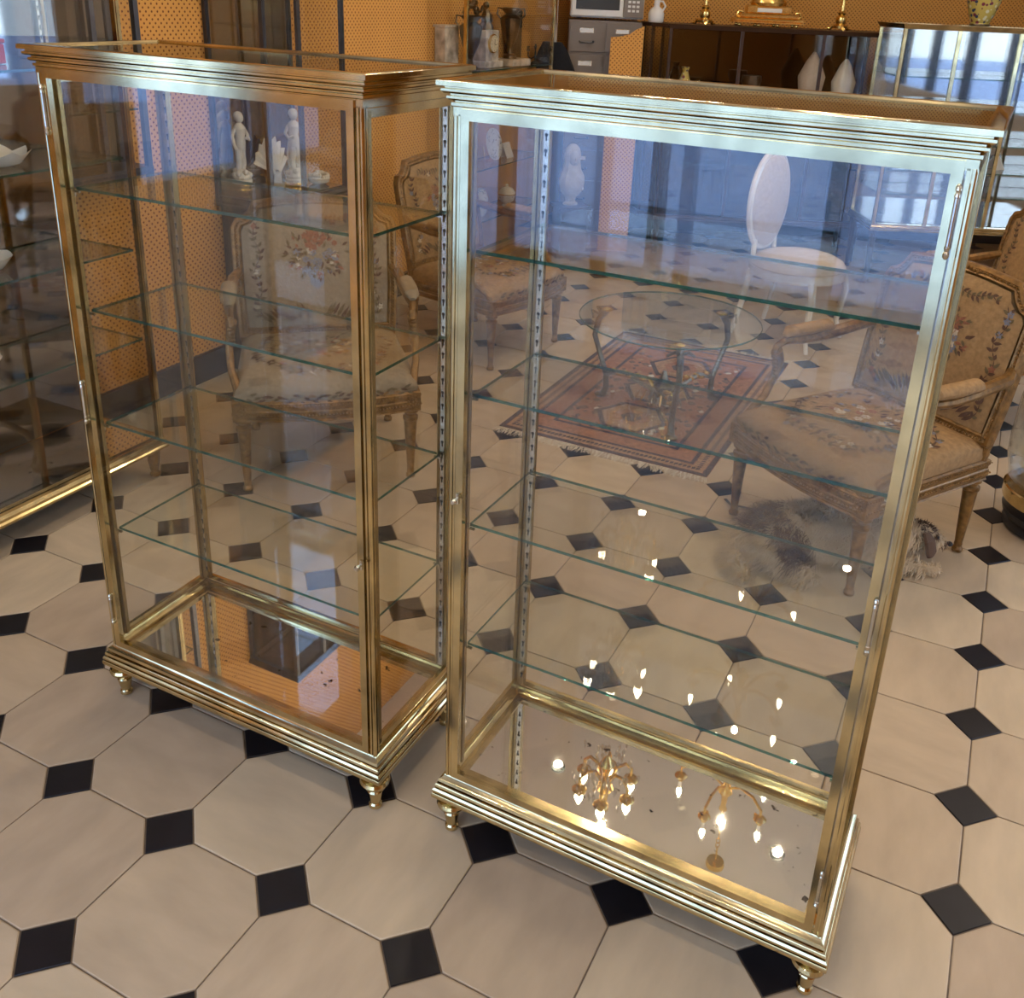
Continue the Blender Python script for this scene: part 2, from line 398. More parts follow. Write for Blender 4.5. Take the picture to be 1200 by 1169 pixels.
for kind in (0, 1):
    cells = []
    for i in range(-22, 26):
        for j in range(-22, 30):
            o = .5 if kind == 0 else 0
            p = O0 + E1 * S * (i + o) + E2 * S * (j + o)
            if inside(p, .02): cells.append((0 if vis(p) else 1, p.length, p, (i * 7 + j * 13) % 4))
    cells.sort(key=lambda c: (c[0], c[1]))
    far = MB()
    for n, (iv, d, p, ro) in enumerate(cells):
        mesh, vs, fs = tm[(n * 7 + ro) % 3] if kind == 0 else im
        if n < 295:
            o = bpy.data.objects.new('tile' if kind == 0 else 'stone_inset', mesh); col.objects.link(o); o.parent = floor
            o.location = (p.x, p.y, random.uniform(-.0004, .0004)); o.rotation_euler.z = A + ro * pi / 2
        else: far.add(vs, fs, ['tile', 'tile_b', 'tile_c'][n % 3] if kind == 0 else 'inset', T(p.x, p.y, 0) @ RZ(A))
    if far.v: far.build('far_tiles' if kind == 0 else 'far_insets', floor, None, 0, 0, 'stuff')
# ------------------------------------------------------------------ ceiling spots
disc = MB(); disc.lathe([(.046, 0), (.046, .012), (.032, .014), (.029, .004)], 'gunmetal', None, 20)
bz = None
for k, (x, y) in enumerate(SPOTS):
    t_ = thing('ceiling_spot', 'small round spotlight let into the white ceiling', 'ceiling light', (x, y, CEIL - .0145), 0, 'round ceiling spotlights')
    if k == 0:
        bz = disc.build('bezel', t_); q = MB(); q.lathe([(.028, .002), (.025, .006)], 'lens', None, 18); lz = q.build('lamp_lens', t_)
    else:
        for s0 in (bz, lz): c = s0.copy(); col.objects.link(c); c.parent = t_
# ------------------------------------------------------------------ the two brass vitrines
W2, D2, HT = .433, .190, 1.645      # half width / depth of plinth and cornice, height
BW, BD = .411, .168                 # half width / depth of the body
def panel(name, parent, c, d, mat='glass', edge='glass_edge', thin=None):
    """a glass plate whose narrow faces show the green edge"""
    q = MB(); q.box(c, d, mat)
    if edge:
        ax = d.index(min(d)); k = q.mi(edge)
        for n, f in enumerate(q.f):
            vv = [Vector(q.v[i]) for i in f]; nn = (vv[1] - vv[0]).cross(vv[2] - vv[0]).normalized()
            if abs(nn[ax]) < .5: q.m[n] = k
    return q.build(name, parent, None, 0, 0)
def foot_mesh():
    q = MB(); q.lathe([(.012, .001), (.0155, .004), (.0155, .013), (.0125, .017), (.013, .02), (.018, .046), (.019, .051), (.016, .055), (.020, .062), (.033, .073), (.035, .080), (.032, .087), (.022, .092), (.020, .105)], 'brass', None, 28)
    return q
def hinge(parent, x, y, z, h):
    q = MB()
    q.lathe([(.0015, 0), (.004, .003), (.0045, .008), (.0025, .011), (.0038, .014), (.0038, h * .14), (.0042, h * .15), (.0042, h * .17), (.0032, h * .18), (.0032, h * .82), (.0042, h * .83), (.0042, h * .85), (.0038, h * .86), (.0038, h - .014), (.0025, h - .011), (.0045, h - .008), (.004, h - .003), (.0015, h)], 'brass_steel', T(x, y, z), 12)
    return q.build('hinge', parent)
def slotted(parent, x, y, z0, z1, face):
    q = MB(); M = T(x, y, 0) @ RZ(face)
    q.box((0, 0, (z0 + z1) / 2), (.017, .004, z1 - z0), 'brass_steel', M)
    for sx in (-1, 1): q.box((sx * .0095, -.003, (z0 + z1) / 2), (.002, .010, z1 - z0), 'brass_dark', M)
    z = z0 + .03
    while z < z1 - .02:
        q.box((0, -.0022, z), (.0028, .001, .011), 'slot_dark', M)
        pl = [(.0038 * cos(k * pi / 3), .0038 * sin(k * pi / 3)) for k in range(6)]
        q.prism(pl, .0017, .0027, 'slot_dark', M @ T(0, 0, z + .006) @ RX(pi / 2)); z += .031
    return q.build('slotted_upright', parent, None, 0, 0)
def brass_vitrine(label, loc, yaw, hinge_side, knob_z):
    t = thing('display_cabinet', label, 'display cabinet', (loc[0], loc[1], 0), yaw)
    # plinth moulding, stepped like fluted brass
    pr = [(-.060, .100), (-.004, .100), (0, .103), (.001, .110), (-.001, .114), (-.006, .115), (-.006, .1175), (-.001, .1185), (-.001, .123), (-.004, .127), (-.009, .128), (-.009, .1305), (-.005, .1315), (-.006, .137), (-.009, .140), (-.014, .141), (-.014, .1435), (-.010, .1445), (-.012, .151), (-.018, .154), (-.022, .160), (-.060, .160)]
    q = MB(); q.ring(pr, W2, D2, 'brass'); q.box((0, 0, .126), (2 * W2 - .12, 2 * D2 - .12, .05), 'brass_dark'); q.build('plinth', t)
    q = MB(); q.box((0, 0, .1545), (2 * BW - .05, 2 * BD - .05, .005), 'mirror'); q.build('mirror_floor', t, None, 0, 0)
    for sx in (-1, 1):
        for sy in (-1, 1):
            q = foot_mesh(); q.build('foot', t, (sx * (W2 - .034), sy * (D2 - .034), 0))
    # inner bottom rails round the mirror
    q = MB(); q.ring([(-.019, .157), (-.004, .157), (-.004, .172), (-.007, .174), (-.010, .172), (-.011, .166), (-.016, .163), (-.019, .161)], BW, BD, 'brass'); q.build('bottom_rail', t)
    q = MB(); q.ring([(-.022, 1.585), (0, 1.585), (0, 1.600), (.003, 1.602), (.003, 1.607), (-.002, 1.608), (-.002, 1.6105), (.005, 1.611), (.009, 1.614), (.009, 1.618), (.004, 1.619), (.004, 1.6215), (.012, 1.6225), (.016, 1.626), (.016, 1.630), (.011, 1.631), (.011, 1.633), (.022, 1.635), (.022, 1.643), (.019, 1.645), (-.002, 1.645), (-.004, 1.640), (-.022, 1.640)], BW, BD, 'brass')
    q.build('cornice', t)
    panel('top_glass', t, (0, 0, 1.6385), (2 * BW - .006, 2 * BD - .006, .005), 'smoky_glass')
    # posts
    for sx in (-1, 1):
        for sy in (-1, 1):
            q = MB(); a = .014
            pts = [(0, 0), (a, 0), (a, -.0045), (a - .003, -.0047), (a - .003, -.0064), (a, -.0066), (a + .001, -.0085), (a + .001, -.0115), (a, -a + .0012), (a - .0012, -a), (a - .0025, -a - .001), (.0085, -a - .001), (.0066, -a), (.0064, -a + .003), (.0047, -a + .003), (.0045, -a), (0, -a)]
            pts = [(sx * (BW - a + px) if True else 0, sy * (BD - a - py)) for px, py in pts]
            if sx * sy < 0: pts = pts[::-1]
            pts = pts if sx * sy < 0 else pts
            q.prism(pts, .158, 1.588, 'brass'); q.build('corner_post', t, None, 0, 25)
    # panes
    for sx in (-1, 1):
        panel('side_pane', t, (sx * (BW - .008), 0, .88), (.004, 2 * BD - .03, 1.42))
        q = MB(); 
        for z in (.186, 1.575): q.box((sx * (BW - .006), 0, z), (.009, 2 * BD - .03, .016), 'brass')
        for sy in (-1, 1): q.box((sx * (BW - .006), sy * (BD - .022), .88), (.009, .010, 1.40), 'brass_dark')
        q.build('side_frame', t, None, 0, 0)
    panel('back_pane', t, (0, BD - .008, .88), (2 * BW - .03, .004, 1.42))
    q = MB()
    for z in (.186, 1.575): q.box((0, BD - .006, z), (2 * BW - .03, .009, .014), 'brass')
    for sx in (-1, 1): q.box((sx * (BW - .021), BD - .006, .88), (.008, .009, 1.40), 'brass_dark')
    q.build('back_frame', t, None, 0, 0)
    # door
    q = MB(); y = -BD + .002; x0 = BW - .0172; st = .0160; zb, zt = .164, 1.598
    def mitre(a, c, a2, c2, th=.013):
        pl = [a, c, c2, a2]; vs = [(p[0], y - th / 2, p[1]) for p in pl] + [(p[0], y + th / 2, p[1]) for p in pl]
        q.add(vs, [(0, 1, 2, 3), (7, 6, 5, 4), (0, 4, 5, 1), (1, 5, 6, 2), (2, 6, 7, 3), (3, 7, 4, 0)], 'brass')
    o = [(-x0, zb), (x0, zb), (x0, zt), (-x0, zt)]; i_ = [(-x0 + st, zb + st), (x0 - st, zb + st), (x0 - st, zt - st - .003), (-x0 + st, zt - st - .003)]
    for k in range(4):
        k2 = (k + 1) % 4; mitre(o[k], o[k2], i_[k], i_[k2])
    dr = q.build('door', t, None, 0, 0)
    panel('door_pane', dr, (0, y, (zb + zt) / 2), (2 * x0 - 2 * st + .004, .004, zt - zb - 2 * st), 'glass', None)
    for z, h in ((.262, .09), (.825, .11), (1.492, .105)): hinge(dr, hinge_side * (x0 - .002), y - .009, z - .03, h)
    q = MB(); q.lathe([(.004, 0), (.003, .004), (.0025, .01), (.006, .014), (.0065, .018), (.004, .022)], 'brass_steel', T(-hinge_side * (x0 - .006), y - .005, knob_z) @ RX(pi / 2), 12)
    q.box((-hinge_side * (x0 - .006), y - .008, knob_z), (.006, .003, .022), 'brass_steel'); q.build('door_knob', dr)
    for sx in (-1, 1):
        slotted(t, sx * (BW - .024), BD - .018, .185, 1.575, 0)
    for sx in (-1, 1):
        slotted(t, sx * (BW - .018), -BD + .026, .185, 1.575, pi if False else pi)
    for z in (1.347, 1.066, .783, .495):
        sh = panel('glass_shelf', t, (0, .008, z - .003), (2 * BW - .052, 2 * BD - .066, .0065), 'shelf_glass')
    for z in (1.347, 1.066, .783, .495):
        for sx in (-1, 1):
            for sy in (-1, 1):
                q = MB(); q.box((sx * (BW - .030), sy * (BD - .034) + .004, z - .009), (.018, .005, .004), 'brass_steel'); q.box((sx * (BW - .022), sy * (BD - .034) + .004, z - .014), (.003, .006, .014), 'brass_steel'); q.build('shelf_clip', t, None, 0, 0)
    return t
AY = -.4454
brass_vitrine('left of the two polished brass display cabinets, empty, mirror floor reflecting orange', (-.6086, 2.0435), AY, -1, .66)
brass_vitrine('nearest and largest brass display cabinet on the right, empty, blue reflections in door', (.2939, 1.6437), -.4560, 1, .86)
vb = [o for o in bpy.data.objects if o.name == 'display_cabinet.001'][0]
for o in vb.children_recursive:
    if o.name.startswith('door_knob'): o.location = (0, 0, 0)
# ------------------------------------------------------------------ other show cases
def case(name, label, loc, yaw, w, d, z0, z1, shelves, frame='brass', base=None, back='dotted', basemat='brass', top='frame', divs=(), group=None, doors=0, legs=None, back_h=None, floor_mat='mirror', sh='shelf_glass'):
    t = thing(name, label, 'display case', (loc[0], loc[1], 0), yaw, group); hw, hd = w / 2, d / 2
    pw = .020
    q = MB(); q.ring([(-.05, z0 - .045), (.012, z0 - .045), (.014, z0 - .036), (.008, z0 - .030), (.010, z0 - .020), (.002, z0 - .010), (.002, z0), (-.05, z0)], hw, hd, basemat); q.box((0, 0, z0 - .02), (w - .09, d - .09, .03), basemat)
    q.build('base_moulding', t)
    q = MB(); q.box((0, 0, z0 + .003), (w - .03, d - .03, .005), floor_mat); q.build('case_floor', t, None, 0, 0)
    q = MB(); q.ring([(-.04, z1 - .03), (.0, z1 - .03), (.004, z1 - .018), (.010, z1 - .010), (.014, z1), (-.04, z1)], hw, hd, frame)
    if top == 'solid': q.box((0, 0, z1 - .008), (w - .02, d - .02, .012), frame)
    q.build('top_frame', t)
    if top != 'solid': panel('top_glass', t, (0, 0, z1 - .012), (w - .04, d - .04, .006), 'smoky_glass', None)
    for sx in (-1, 1):
        for sy in (-1, 1):
            q = MB(); q.box((sx * (hw - pw / 2), sy * (hd - pw / 2), (z0 + z1) / 2 - .015), (pw, pw, z1 - z0 - .03), frame); q.box((sx * (hw - pw / 2), sy * (hd - pw / 2 + .0) , (z0 + z1) / 2 - .015), (pw * .4, pw + .005, z1 - z0 - .03), frame); q.build('corner_post', t, None, 0, 0)
    xs = [-hw + pw] + [-hw + w * f for f in divs] + [hw - pw]
    for f in divs:
        q = MB(); q.box((-hw + w * f, -hd + .008, (z0 + z1) / 2 - .015), (.022, .016, z1 - z0 - .03), frame); q.build('divider_post', t, None, 0, 0)
    for k in range(len(xs) - 1): panel('front_pane', t, ((xs[k] + xs[k + 1]) / 2, -hd + .012, (z0 + z1) / 2 - .015), (xs[k + 1] - xs[k] - .01, .005, z1 - z0 - .04), 'glass', None)
    for sx in (-1, 1): panel('side_pane', t, (sx * (hw - .012), 0, (z0 + z1) / 2 - .015), (.005, d - 2 * pw, z1 - z0 - .04), 'glass', None)
    if back:
        q = MB(); q.box((0, hd - .008, (z0 + z1) / 2 - .015), (w - .03, .008, z1 - z0 - .04), back); q.build('back_panel', t, None, 0, 0)
    for z in shelves: panel('glass_shelf', t, (0, 0, z), (w - .05, d - .05, .008), sh)
    if legs:
        for sx in (-1, 1):
            for sy in (-1, 1):
                q = MB(); L = z0 - .045
                q.lathe([(.014, .001), (.019, .006), (.020, .014), (.014, .022), (.016, .028), (.026, L - .02), (.03, L - .008), (.03, L)], legs, T(sx * (hw - .03), sy * (hd - .03), 0), 24, .12, 12, (.027, L - .015)); q.build('leg', t)
    if base:
        q = MB(); q.box((0, 0, (z0 - .045) / 2 + .004), (w - .03, d - .03, z0 - .053), base); q.build('base_cabinet', t, None, 0, 0)
    return t
PHI = A + pi / 2
def fr(corner, w, d):  # centre of a case whose right front corner is given (front faces E1)
    return (corner[0] - E2.x * w / 2 - E1.x * d / 2, corner[1] - E2.y * w / 2 - E1.y * d / 2)
cC = fr((-1.375, 3.29), 1.7, .37)
C = case('display_cabinet', 'tall brass display case with porcelain dishes, cut off by the left edge, on fluted legs', cC, PHI, 1.7, .37, .165, 2.15, (1.505, 1.205, .885, .555), 'brass', None, 'dark_mirror', 'brass', 'frame', (.5,), None, 0, 'gilt')
for sx in (-1, 1): slotted(C, sx * (.85 - .026), .185 - .018, .18, 2.1, 0)
def pC(x, y, z): # local point in C -> world
    c, s_ = cos(PHI), sin(PHI); return (cC[0] + c * x - s_ * y, cC[1] + s_ * x + c * y, z)
cE = fr((-1.175 + E2.x * .56, 4.24 + E2.y * .56), .56, .34)
Ecase = case('wall_vitrine', 'dark bronze framed vitrine with white porcelain figures, on an orange dotted plinth', cE, PHI, .56, .33, .86, 2.05, (), 'gunmetal', 'dark_wood', 'old_mirror', 'gunmetal', 'solid', (.42,), None, 0, None, None, 'dark_mirror')
q = MB(); q.box((0, -.155, .41), (.50, .006, .76), 'dotted'); q.build('fabric_panel', Ecase, None, 0, 0)
WL = Vector((-1.629, 4.074))
mc = WL + E2 * -.375 + E1 * .095
t = thing('wall_showcase', 'dark framed mirror backed wall showcase hung beyond the tall left display case', 'wall showcase', (mc.x, mc.y, 0), PHI)
q = MB()
for sx in (-1, 1):
    for sy in (-1, 1): q.box((sx * .20, sy * .075, 1.65), (.022, .022, 1.16), 'gunmetal')
q.box((0, -.075, 1.65), (.02, .02, 1.16), 'gunmetal')
for z in (1.065, 2.235): q.box((0, 0, z), (.43, .17, .03), 'gunmetal')
q.build('frame', t, None, 0, 0); q = MB(); q.box((0, .076, 1.65), (.40, .008, 1.14), 'dark_mirror'); q.build('mirror_back', t, None, 0, 0)
panel('front_pane', t, (0, -.080, 1.65), (.40, .004, 1.14), 'glass', None)
for z in (1.30, 1.55): panel('glass_shelf', t, (0, 0, z), (.37, .13, .007), 'shelf_glass')
cG = fr((.063, 6.97), 1.2, .30)
G = case('display_cabinet', 'tall brass showcase by the far left wall holding clocks, urns and plates', cG, PHI, 1.2, .30, .16, 2.4, (1.325, .72, .385), 'brass', None, 'dotted', 'brass', 'frame', (), None, 0, 'gilt')
cB1 = case('display_counter', 'long dark mirrored showcase under the gilded clock at the back wall', (1.625, 7.30), 0, 1.53, .48, .30, 1.625, (1.05, .68), 'dark_wood', None, 'black_mirror', 'dark_wood', 'solid', (.33, .7), None, 0, 'dark_wood', None, 'black_mirror')
# chamfered left end of the dark counter
q = MB(); q.prism([(-.765, -.24), (-.765, .24), (-.925, .24), (-.925, .10), (-.88, -.10)], 1.600, 1.625, 'dark_wood'); q.prism([(-.765, -.24), (-.765, .24), (-.925, .24), (-.925, .10), (-.88, -.10)], .25, .30, 'dark_wood')
for px, py in ((-.925, .09), (-.875, -.095)): q.box((px + .012, py, .95), (.022, .022, 1.3), 'dark_wood')
q.build('chamfered_end', cB1, None, 0, 0)
q = MB(); q.prism([(-.775, -.238), (-.775, -.232), (-.872, -.1), (-.92, .09), (-.925, .09), (-.877, -.102)], .30, 1.60, 'smoky_glass'); q.build('end_pane', cB1, None, 0, 0)
cB2 = case('display_case', 'brass framed showcase right of the dark one, glass full of pale blue daylight', (3.16, 6.74), 0, 1.78, .50, .42, 1.70, (1.38, 1.18, .96, .78, .62), 'brass', None, 'dark_mirror', 'brass', 'solid', (.2, .42, .7), None, 0, 'dark_wood', None, 'mirror')
# ------------------------------------------------------------------ small pieces inside and on the cases
def lathe_thing(name, label, cat, loc, prof, mat, n=24, group=None, flute=0, parts=()):
    q = MB(); q.lathe(prof, mat, None, n, flute)
    if not parts:
        o = q.build(name, None, loc); return tag(o, label, cat, group)
    t = thing(name, label, cat, loc, 0, group); q.build('body', t)
    for nm, fn in parts: k = MB(); fn(k); k.build(nm, t)
    return t
def figurine(label, loc, h, rot, kid):
    t = thing('porcelain_figurine', label, 'figurine', loc, rot); k = h / .37
    M = Matrix.Scale(k, 4)
    q = MB(); q.lathe([(.052, .001), (.055, .01), (.050, .018), (.052, .03), (.046, .038)], 'gold', M, 28); q.build('gilt_base', t)
    q = MB(); q.lathe([(.046, .038), (.048, .05), (.042, .056), (.044, .066), (.034, .085), (.02, .1)], 'porcelain', M, 24, .06, 8)
    for a in range(7): q.ball((.035 * cos(a * .9), .035 * sin(a * .9), .075 + .008 * (a % 3)), .014, 'porcelain', M)
    q.build('rocky_mound', t)
    q = MB(); s = -1 if kid else 1
    q.tube([(s * .008, 0, .09), (s * .012, -.004, .13), (s * .006, 0, .175), (s * .012, .002, .205)], lambda u_: .011 + .008 * u_, 'porcelain', M, 10)
    q.tube([(-s * .014, .006, .09), (-s * .016, -.004, .13), (-s * .012, 0, .175), (-s * .008, .002, .205)], lambda u_: .011 + .008 * u_, 'porcelain', M, 10)
    q.tube([(0, 0, .195), (0, 0, .215), (s * .003, 0, .25), (0, 0, .285), (0, 0, .30), (0, -.002, .312)], lambda u_: (.024, .026, .022, .029, .022, .009)[min(5, int(u_ * 5.01))], 'porcelain', M, 14)
    q.ball((0, -.004, .333), (.019, .021, .024), 'porcelain', M, 12, 8)
    q.ball((0, -.026, .332), .0035, 'porcelain', M)
    q.tube([(s * .026, 0, .288), (s * .040, -.006, .255), (s * .030, -.026, .235), (s * .008, -.034, .246)], .0075, 'porcelain', M, 8)
    q.tube([(-s * .026, 0, .288), (-s * .042, 0, .255), (-s * .040, -.008, .215), (-s * .036, -.014, .195)], .0075, 'porcelain', M, 8)
    q.build('body', t)
    q = MB(); q.ball((0, .004, .341), (.022, .022, .021), 'porcelain', M, 10, 6); q.ball((0, .02, .328), .010, 'porcelain', M); q.build('hair', t)
    q = MB(); q.tube([(s * .02, .01, .215), (s * .028, .012, .16), (s * .02, .02, .10)], lambda u_: .014 - .004 * u_, 'porcelain', M, 8, .5); q.build('drapery', t)
    return t
figurine('white porcelain boy on gilt rimmed base, standing right in the bronze vitrine', (-1.146, 4.55, .867), .385, .5, True)
figurine('white porcelain girl on gilt rimmed base, standing left in the bronze vitrine', (-1.375, 4.47, .867), .37, 1.0, False)
# shell-shaped fan bowl behind the figures
q = MB(); vs = []; fs = []
for r_ in range(6):
    for a in range(17):
        th = pi * (.12 + .76 * a / 16); rr = .03 + .028 * r_ * (1 + .08 * cos(a * pi)); vs.append((rr * cos(th), .02 * r_ * .5 + .006 * (a % 2), .06 + rr * sin(th) * 1.2))
for r_ in range(5):
    for a in range(16): fs.append((r_ * 17 + a, r_ * 17 + a + 1, (r_ + 1) * 17 + a + 1, (r_ + 1) * 17 + a))
vs = [(x * .72, y * .72, z * .86) for x, y, z in vs]; q.add(vs, fs, 'porcelain'); q.add([(x, y + .005, z) for x, y, z in vs], [f[::-1] for f in fs], 'porcelain')
q.lathe([(.05, 0), (.05, .012), (.02, .02), (.015, .07)], 'porcelain')
tag(q.build('shell_vase', None, (cE[0] - E1.x * .05 + E2.x * .02, cE[1] - E1.y * .05 + E2.y * .02, .867), PHI), 'white fan shaped shell vase behind the porcelain figures', 'vase')
q = MB(); q.lathe([(.03, 0), (.05, .012), (.055, .03), (.05, .034), (.04, .02)], 'porcelain', None, 20)
for a in range(20): q.ball((.042 * cos(a), .042 * sin(a), .036 + .006 * (a % 3)), .012, 'porcelain', None, 6, 4)
tag(q.build('flower_basket', None, (cE[0] + E1.x * .05 + E2.x * .20, cE[1] + E1.y * .05 + E2.y * .20, .867)), 'low white porcelain flower basket beside the standing boy figure', 'basket')
# G contents
def pG(px, py, z): c, s_ = cos(PHI), sin(PHI); return (cG[0] + c * px - s_ * py, cG[1] + s_ * px + c * py, z)
urn = [(.045, 0), (.045, .02), (.02, .03), (.016, .06), (.02, .075), (.05, .14), (.066, .21), (.07, .25), (.05, .265), (.035, .275), (.06, .30), (.064, .31), (.05, .315)]
zS = 1.331
def add_handles(k):
    for s in (-1, 1): k.tube([(s * .06, 0, .24), (s * .09, 0, .27), (s * .085, 0, .31), (s * .055, 0, .305)], .006, 'bronze')
def flowers(k):
    for i in range(14): k.ball((.035 * cos(i * 2.4), .035 * sin(i * 2.4), .33 + .018 * (i % 4)), .018, 'bronze', None, 6, 4)
lathe_thing('bronze_urn', 'dark bronze urn with leafy top, left on the clock shelf', 'urn', pG(-.36, -.04, zS), urn, 'bronze', 24, None, .06, (('handle', add_handles), ('foliage', flowers)))
lathe_thing('bronze_urn', 'dark bronze urn with bare neck standing right on the clock shelf', 'urn', pG(.18, -.03, zS + .045), urn, 'bronze', 24, None, .06, (('handle', add_handles),))
q = MB(); q.box((0, 0, .022), (.26, .16, .044), 'marble', None, .004); tag(q.build('marble_slab', None, pG(.20, -.03, zS), PHI), 'low veined marble slab under the right hand bronze urn', 'slab')
t = thing('marble_pedestal', 'tall veined marble block behind the leafy bronze urn', 'pedestal', pG(-.43, .085, zS), PHI)
q = MB(); q.box((0, 0, .12), (.16, .07, .24), 'marble', None, .004); q.build('block', t); q = MB(); q.box((0, 0, .247), (.18, .085, .014), 'marble'); q.build('cap', t)
t = thing('mantel_clock', 'marble mantel clock with round cream dial and bronze figure on top', 'clock', pG(-.10, .0, zS), PHI)
q = MB(); q.box((0, 0, .02), (.24, .13, .04), 'marble', None, .004); q.box((0, 0, .13), (.17, .10, .19), 'marble', None, .005); q.build('case', t)
q = MB(); q.lathe([(.058, 0), (.058, .01), (.05, .014)], 'gold', T(0, -.05, .145) @ RX(pi / 2), 28); q.build('bezel', t)
q = MB(); q.lathe([(.050, .0), (.050, .0155)], 'clock_face', T(0, -.05, .145) @ RX(pi / 2), 28)
for k in range(12): q.box((.041 * cos(k * pi / 6), -.0665, .145 + .041 * sin(k * pi / 6)), (.004, .001, .004), 'slot_dark')
q.build('dial', t, None, 0, 0)
q = MB(); q.box((0, -.068, .158), (.003, .001, .03), 'slot_dark'); q.box((.012, -.068, .14), (.026, .001, .003), 'slot_dark'); q.build('hands', t, None, 0, 0)
q = MB(); q.lathe([(.05, .225), (.045, .25), (.03, .27), (.034, .30), (.022, .34), (.01, .35)], 'bronze', None, 14, .15); q.ball((0, 0, .37), .022, 'bronze'); q.tube([(.02, 0, .33), (.06, 0, .31), (.07, 0, .27)], .009, 'bronze'); q.tube([(-.02, 0, .33), (-.05, 0, .36), (-.07, 0, .33)], .009, 'bronze'); q.build('figure', t)
t = thing('framed_picture', 'dark framed picture leaning at the right end of the clock shelf', 'picture', pG(.44, .07, zS), PHI)
q = MB(); q.ring([(-.012, -.006), (0, -.006), (.003, 0), (0, .006), (-.012, .006)], .09, .16, 'slot_dark', T(0, 0, .175) @ RX(pi / 2)); q.build('frame', t); q = MB(); q.box((0, .002, .175), (.165, .004, .31), 'bronze'); q.build('canvas', t, None, 0, 0)
t = thing('candelabrum', 'small black iron candelabrum at the right end of the clock shelf', 'candelabrum', pG(.50, -.06, zS), 0)
q = MB(); q.lathe([(.03, 0), (.025, .01), (.006, .02), (.005, .1), (.01, .11), (.004, .13)], 'slot_dark'); q.build('stem', t)
for s in (-1, 1):
    q = MB(); q.tube([(0, 0, .05), (s * .03, 0, .03), (s * .05, 0, .05), (s * .05, 0, .08)], .004, 'slot_dark'); q.lathe([(.005, .08), (.013, .085), (.009, .1), (.009, .115)], 'slot_dark', T(s * .05, 0, 0), 10); q.build('arm', t)
t = thing('decorated_plate', 'round blue and white patterned plate standing upright in the brass showcase', 'plate', pG(-.03, -.03, .7245), PHI)
q = MB(); q.lathe([(.03, 0), (.06, .002), (.075, .008), (.105, .014), (.105, .018), (.072, .013), (.03, .006)], 'painted_plate', T(0, 0, .118) @ RX(pi / 2 - .2), 32); q.build('plate', t)
q = MB(); q.tube([(-.04, -.03, .012), (-.04, .03, .012), (-.03, .05, .10)], .004, 'gold'); q.tube([(.04, -.03, .012), (.04, .03, .012), (.03, .05, .10)], .004, 'gold'); q.box((0, .03, .008), (.1, .008, .008), 'gold'); q.build('stand', t)
q = MB(); q.add([(-.05, -.02, 0), (.05, -.02, 0), (.05, .02, .10), (-.05, .02, .10), (-.05, .03, 0), (.05, .03, 0)], [(0, 1, 2, 3), (4, 3, 2, 5)], 'paper')
tag(q.build('price_card', None, pG(.22, -.02, .7245), PHI, 0), 'small blank white folded card beside the patterned plate', 'card')
lathe_thing('lidded_bowl', 'white porcelain lidded bowl on the lower shelf of the brass showcase', 'bowl', pG(.22, -.02, .3895), [(.03, 0), (.03, .01), (.02, .018), (.05, .04), (.06, .075), (.062, .085)], 'painted_plate', 24, None, 0, (('lid', lambda k: k.lathe([(.063, .085), (.06, .1), (.04, .125), (.012, .135), (.01, .14), (.014, .148), (.004, .155)], 'porcelain')), ('rim', lambda k: k.lathe([(.062, .082), (.066, .085), (.062, .089)], 'gold'))))
lathe_thing('ginger_jar', 'slim white jar on the lower shelf, left of the lidded bowl', 'jar', pG(-.16, -.02, .3895), [(.035, 0), (.05, .04), (.055, .11), (.04, .16), (.025, .17), (.028, .18)], 'painted_plate', 20)
# veiled bust standing near the far corner
t = thing('marble_bust', 'pale veiled bust on a square pillar in the far left corner', 'bust', (.235, 6.95, 0), .3)
q = MB(); q.box((0, 0, .02), (.26, .26, .04), 'dark_wood'); q.box((0, 0, .19), (.20, .20, .31), 'dark_wood'); q.box((0, 0, .355), (.24, .24, .02), 'dark_wood'); q.build('pillar', t, None, 0, 0)
q = MB(); q.lathe([(.07, .366), (.07, .38), (.045, .39), (.05, .42), (.10, .46), (.125, .52), (.12, .57), (.085, .62), (.075, .67), (.078, .72), (.066, .765), (.03, .795), (.005, .80)], 'veil_stone', Matrix.Diagonal((.8, .62, 1, 1)), 22, .07); q.build('veil', t)
q = MB(); q.ball((0, -.025, .70), (.040, .045, .058), 'veil_stone', None, 14, 10); q.ball((0, -.072, .70), (.006, .010, .012), 'veil_stone'); q.ball((0, -.066, .675), (.013, .006, .005), 'veil_stone'); q.build('face', t)
# hanging black bag on a white cord
t = thing('hanging_bag', 'black cloth bag hanging on a white cord left of the grey files', 'bag', (.10, 7.15, 0), 0)
q = MB(); vs = []; fs = []; nn = 12
for k in range(9):
    z = 1.18 + k * .036; wd = .14 * (1 - (k / 9) ** 3 * .75); off = -.03 + .05 * k / 8 * -1 + .03
    for i in range(nn):
        a = 2 * pi * i / nn; vs.append((off + wd * cos(a) * (1 + .04 * sin(3 * a + k)), .05 * sin(a) * (1 + .1 * cos(2 * a)), z))
for k in range(8):
    for i in range(nn): fs.append((k * nn + i, k * nn + (i + 1) % nn, (k + 1) * nn + (i + 1) % nn, (k + 1) * nn + i))
fs.append(tuple(reversed(range(nn)))); fs.append(tuple(8 * nn + i for i in range(nn))); q.add(vs, fs, 'black_cloth'); q.build('bag_body', t)
q = MB(); q.tube([(-.03, 0, 1.46), (-.045, 0, 1.8), (-.06, 0, 2.4), (-.06, 0, CEIL)], .006, 'cord'); q.tube([(-.02, .01, 1.46), (-.02, .01, 1.9), (-.05, .01, CEIL)], .003, 'cord'); q.build('cord', t)
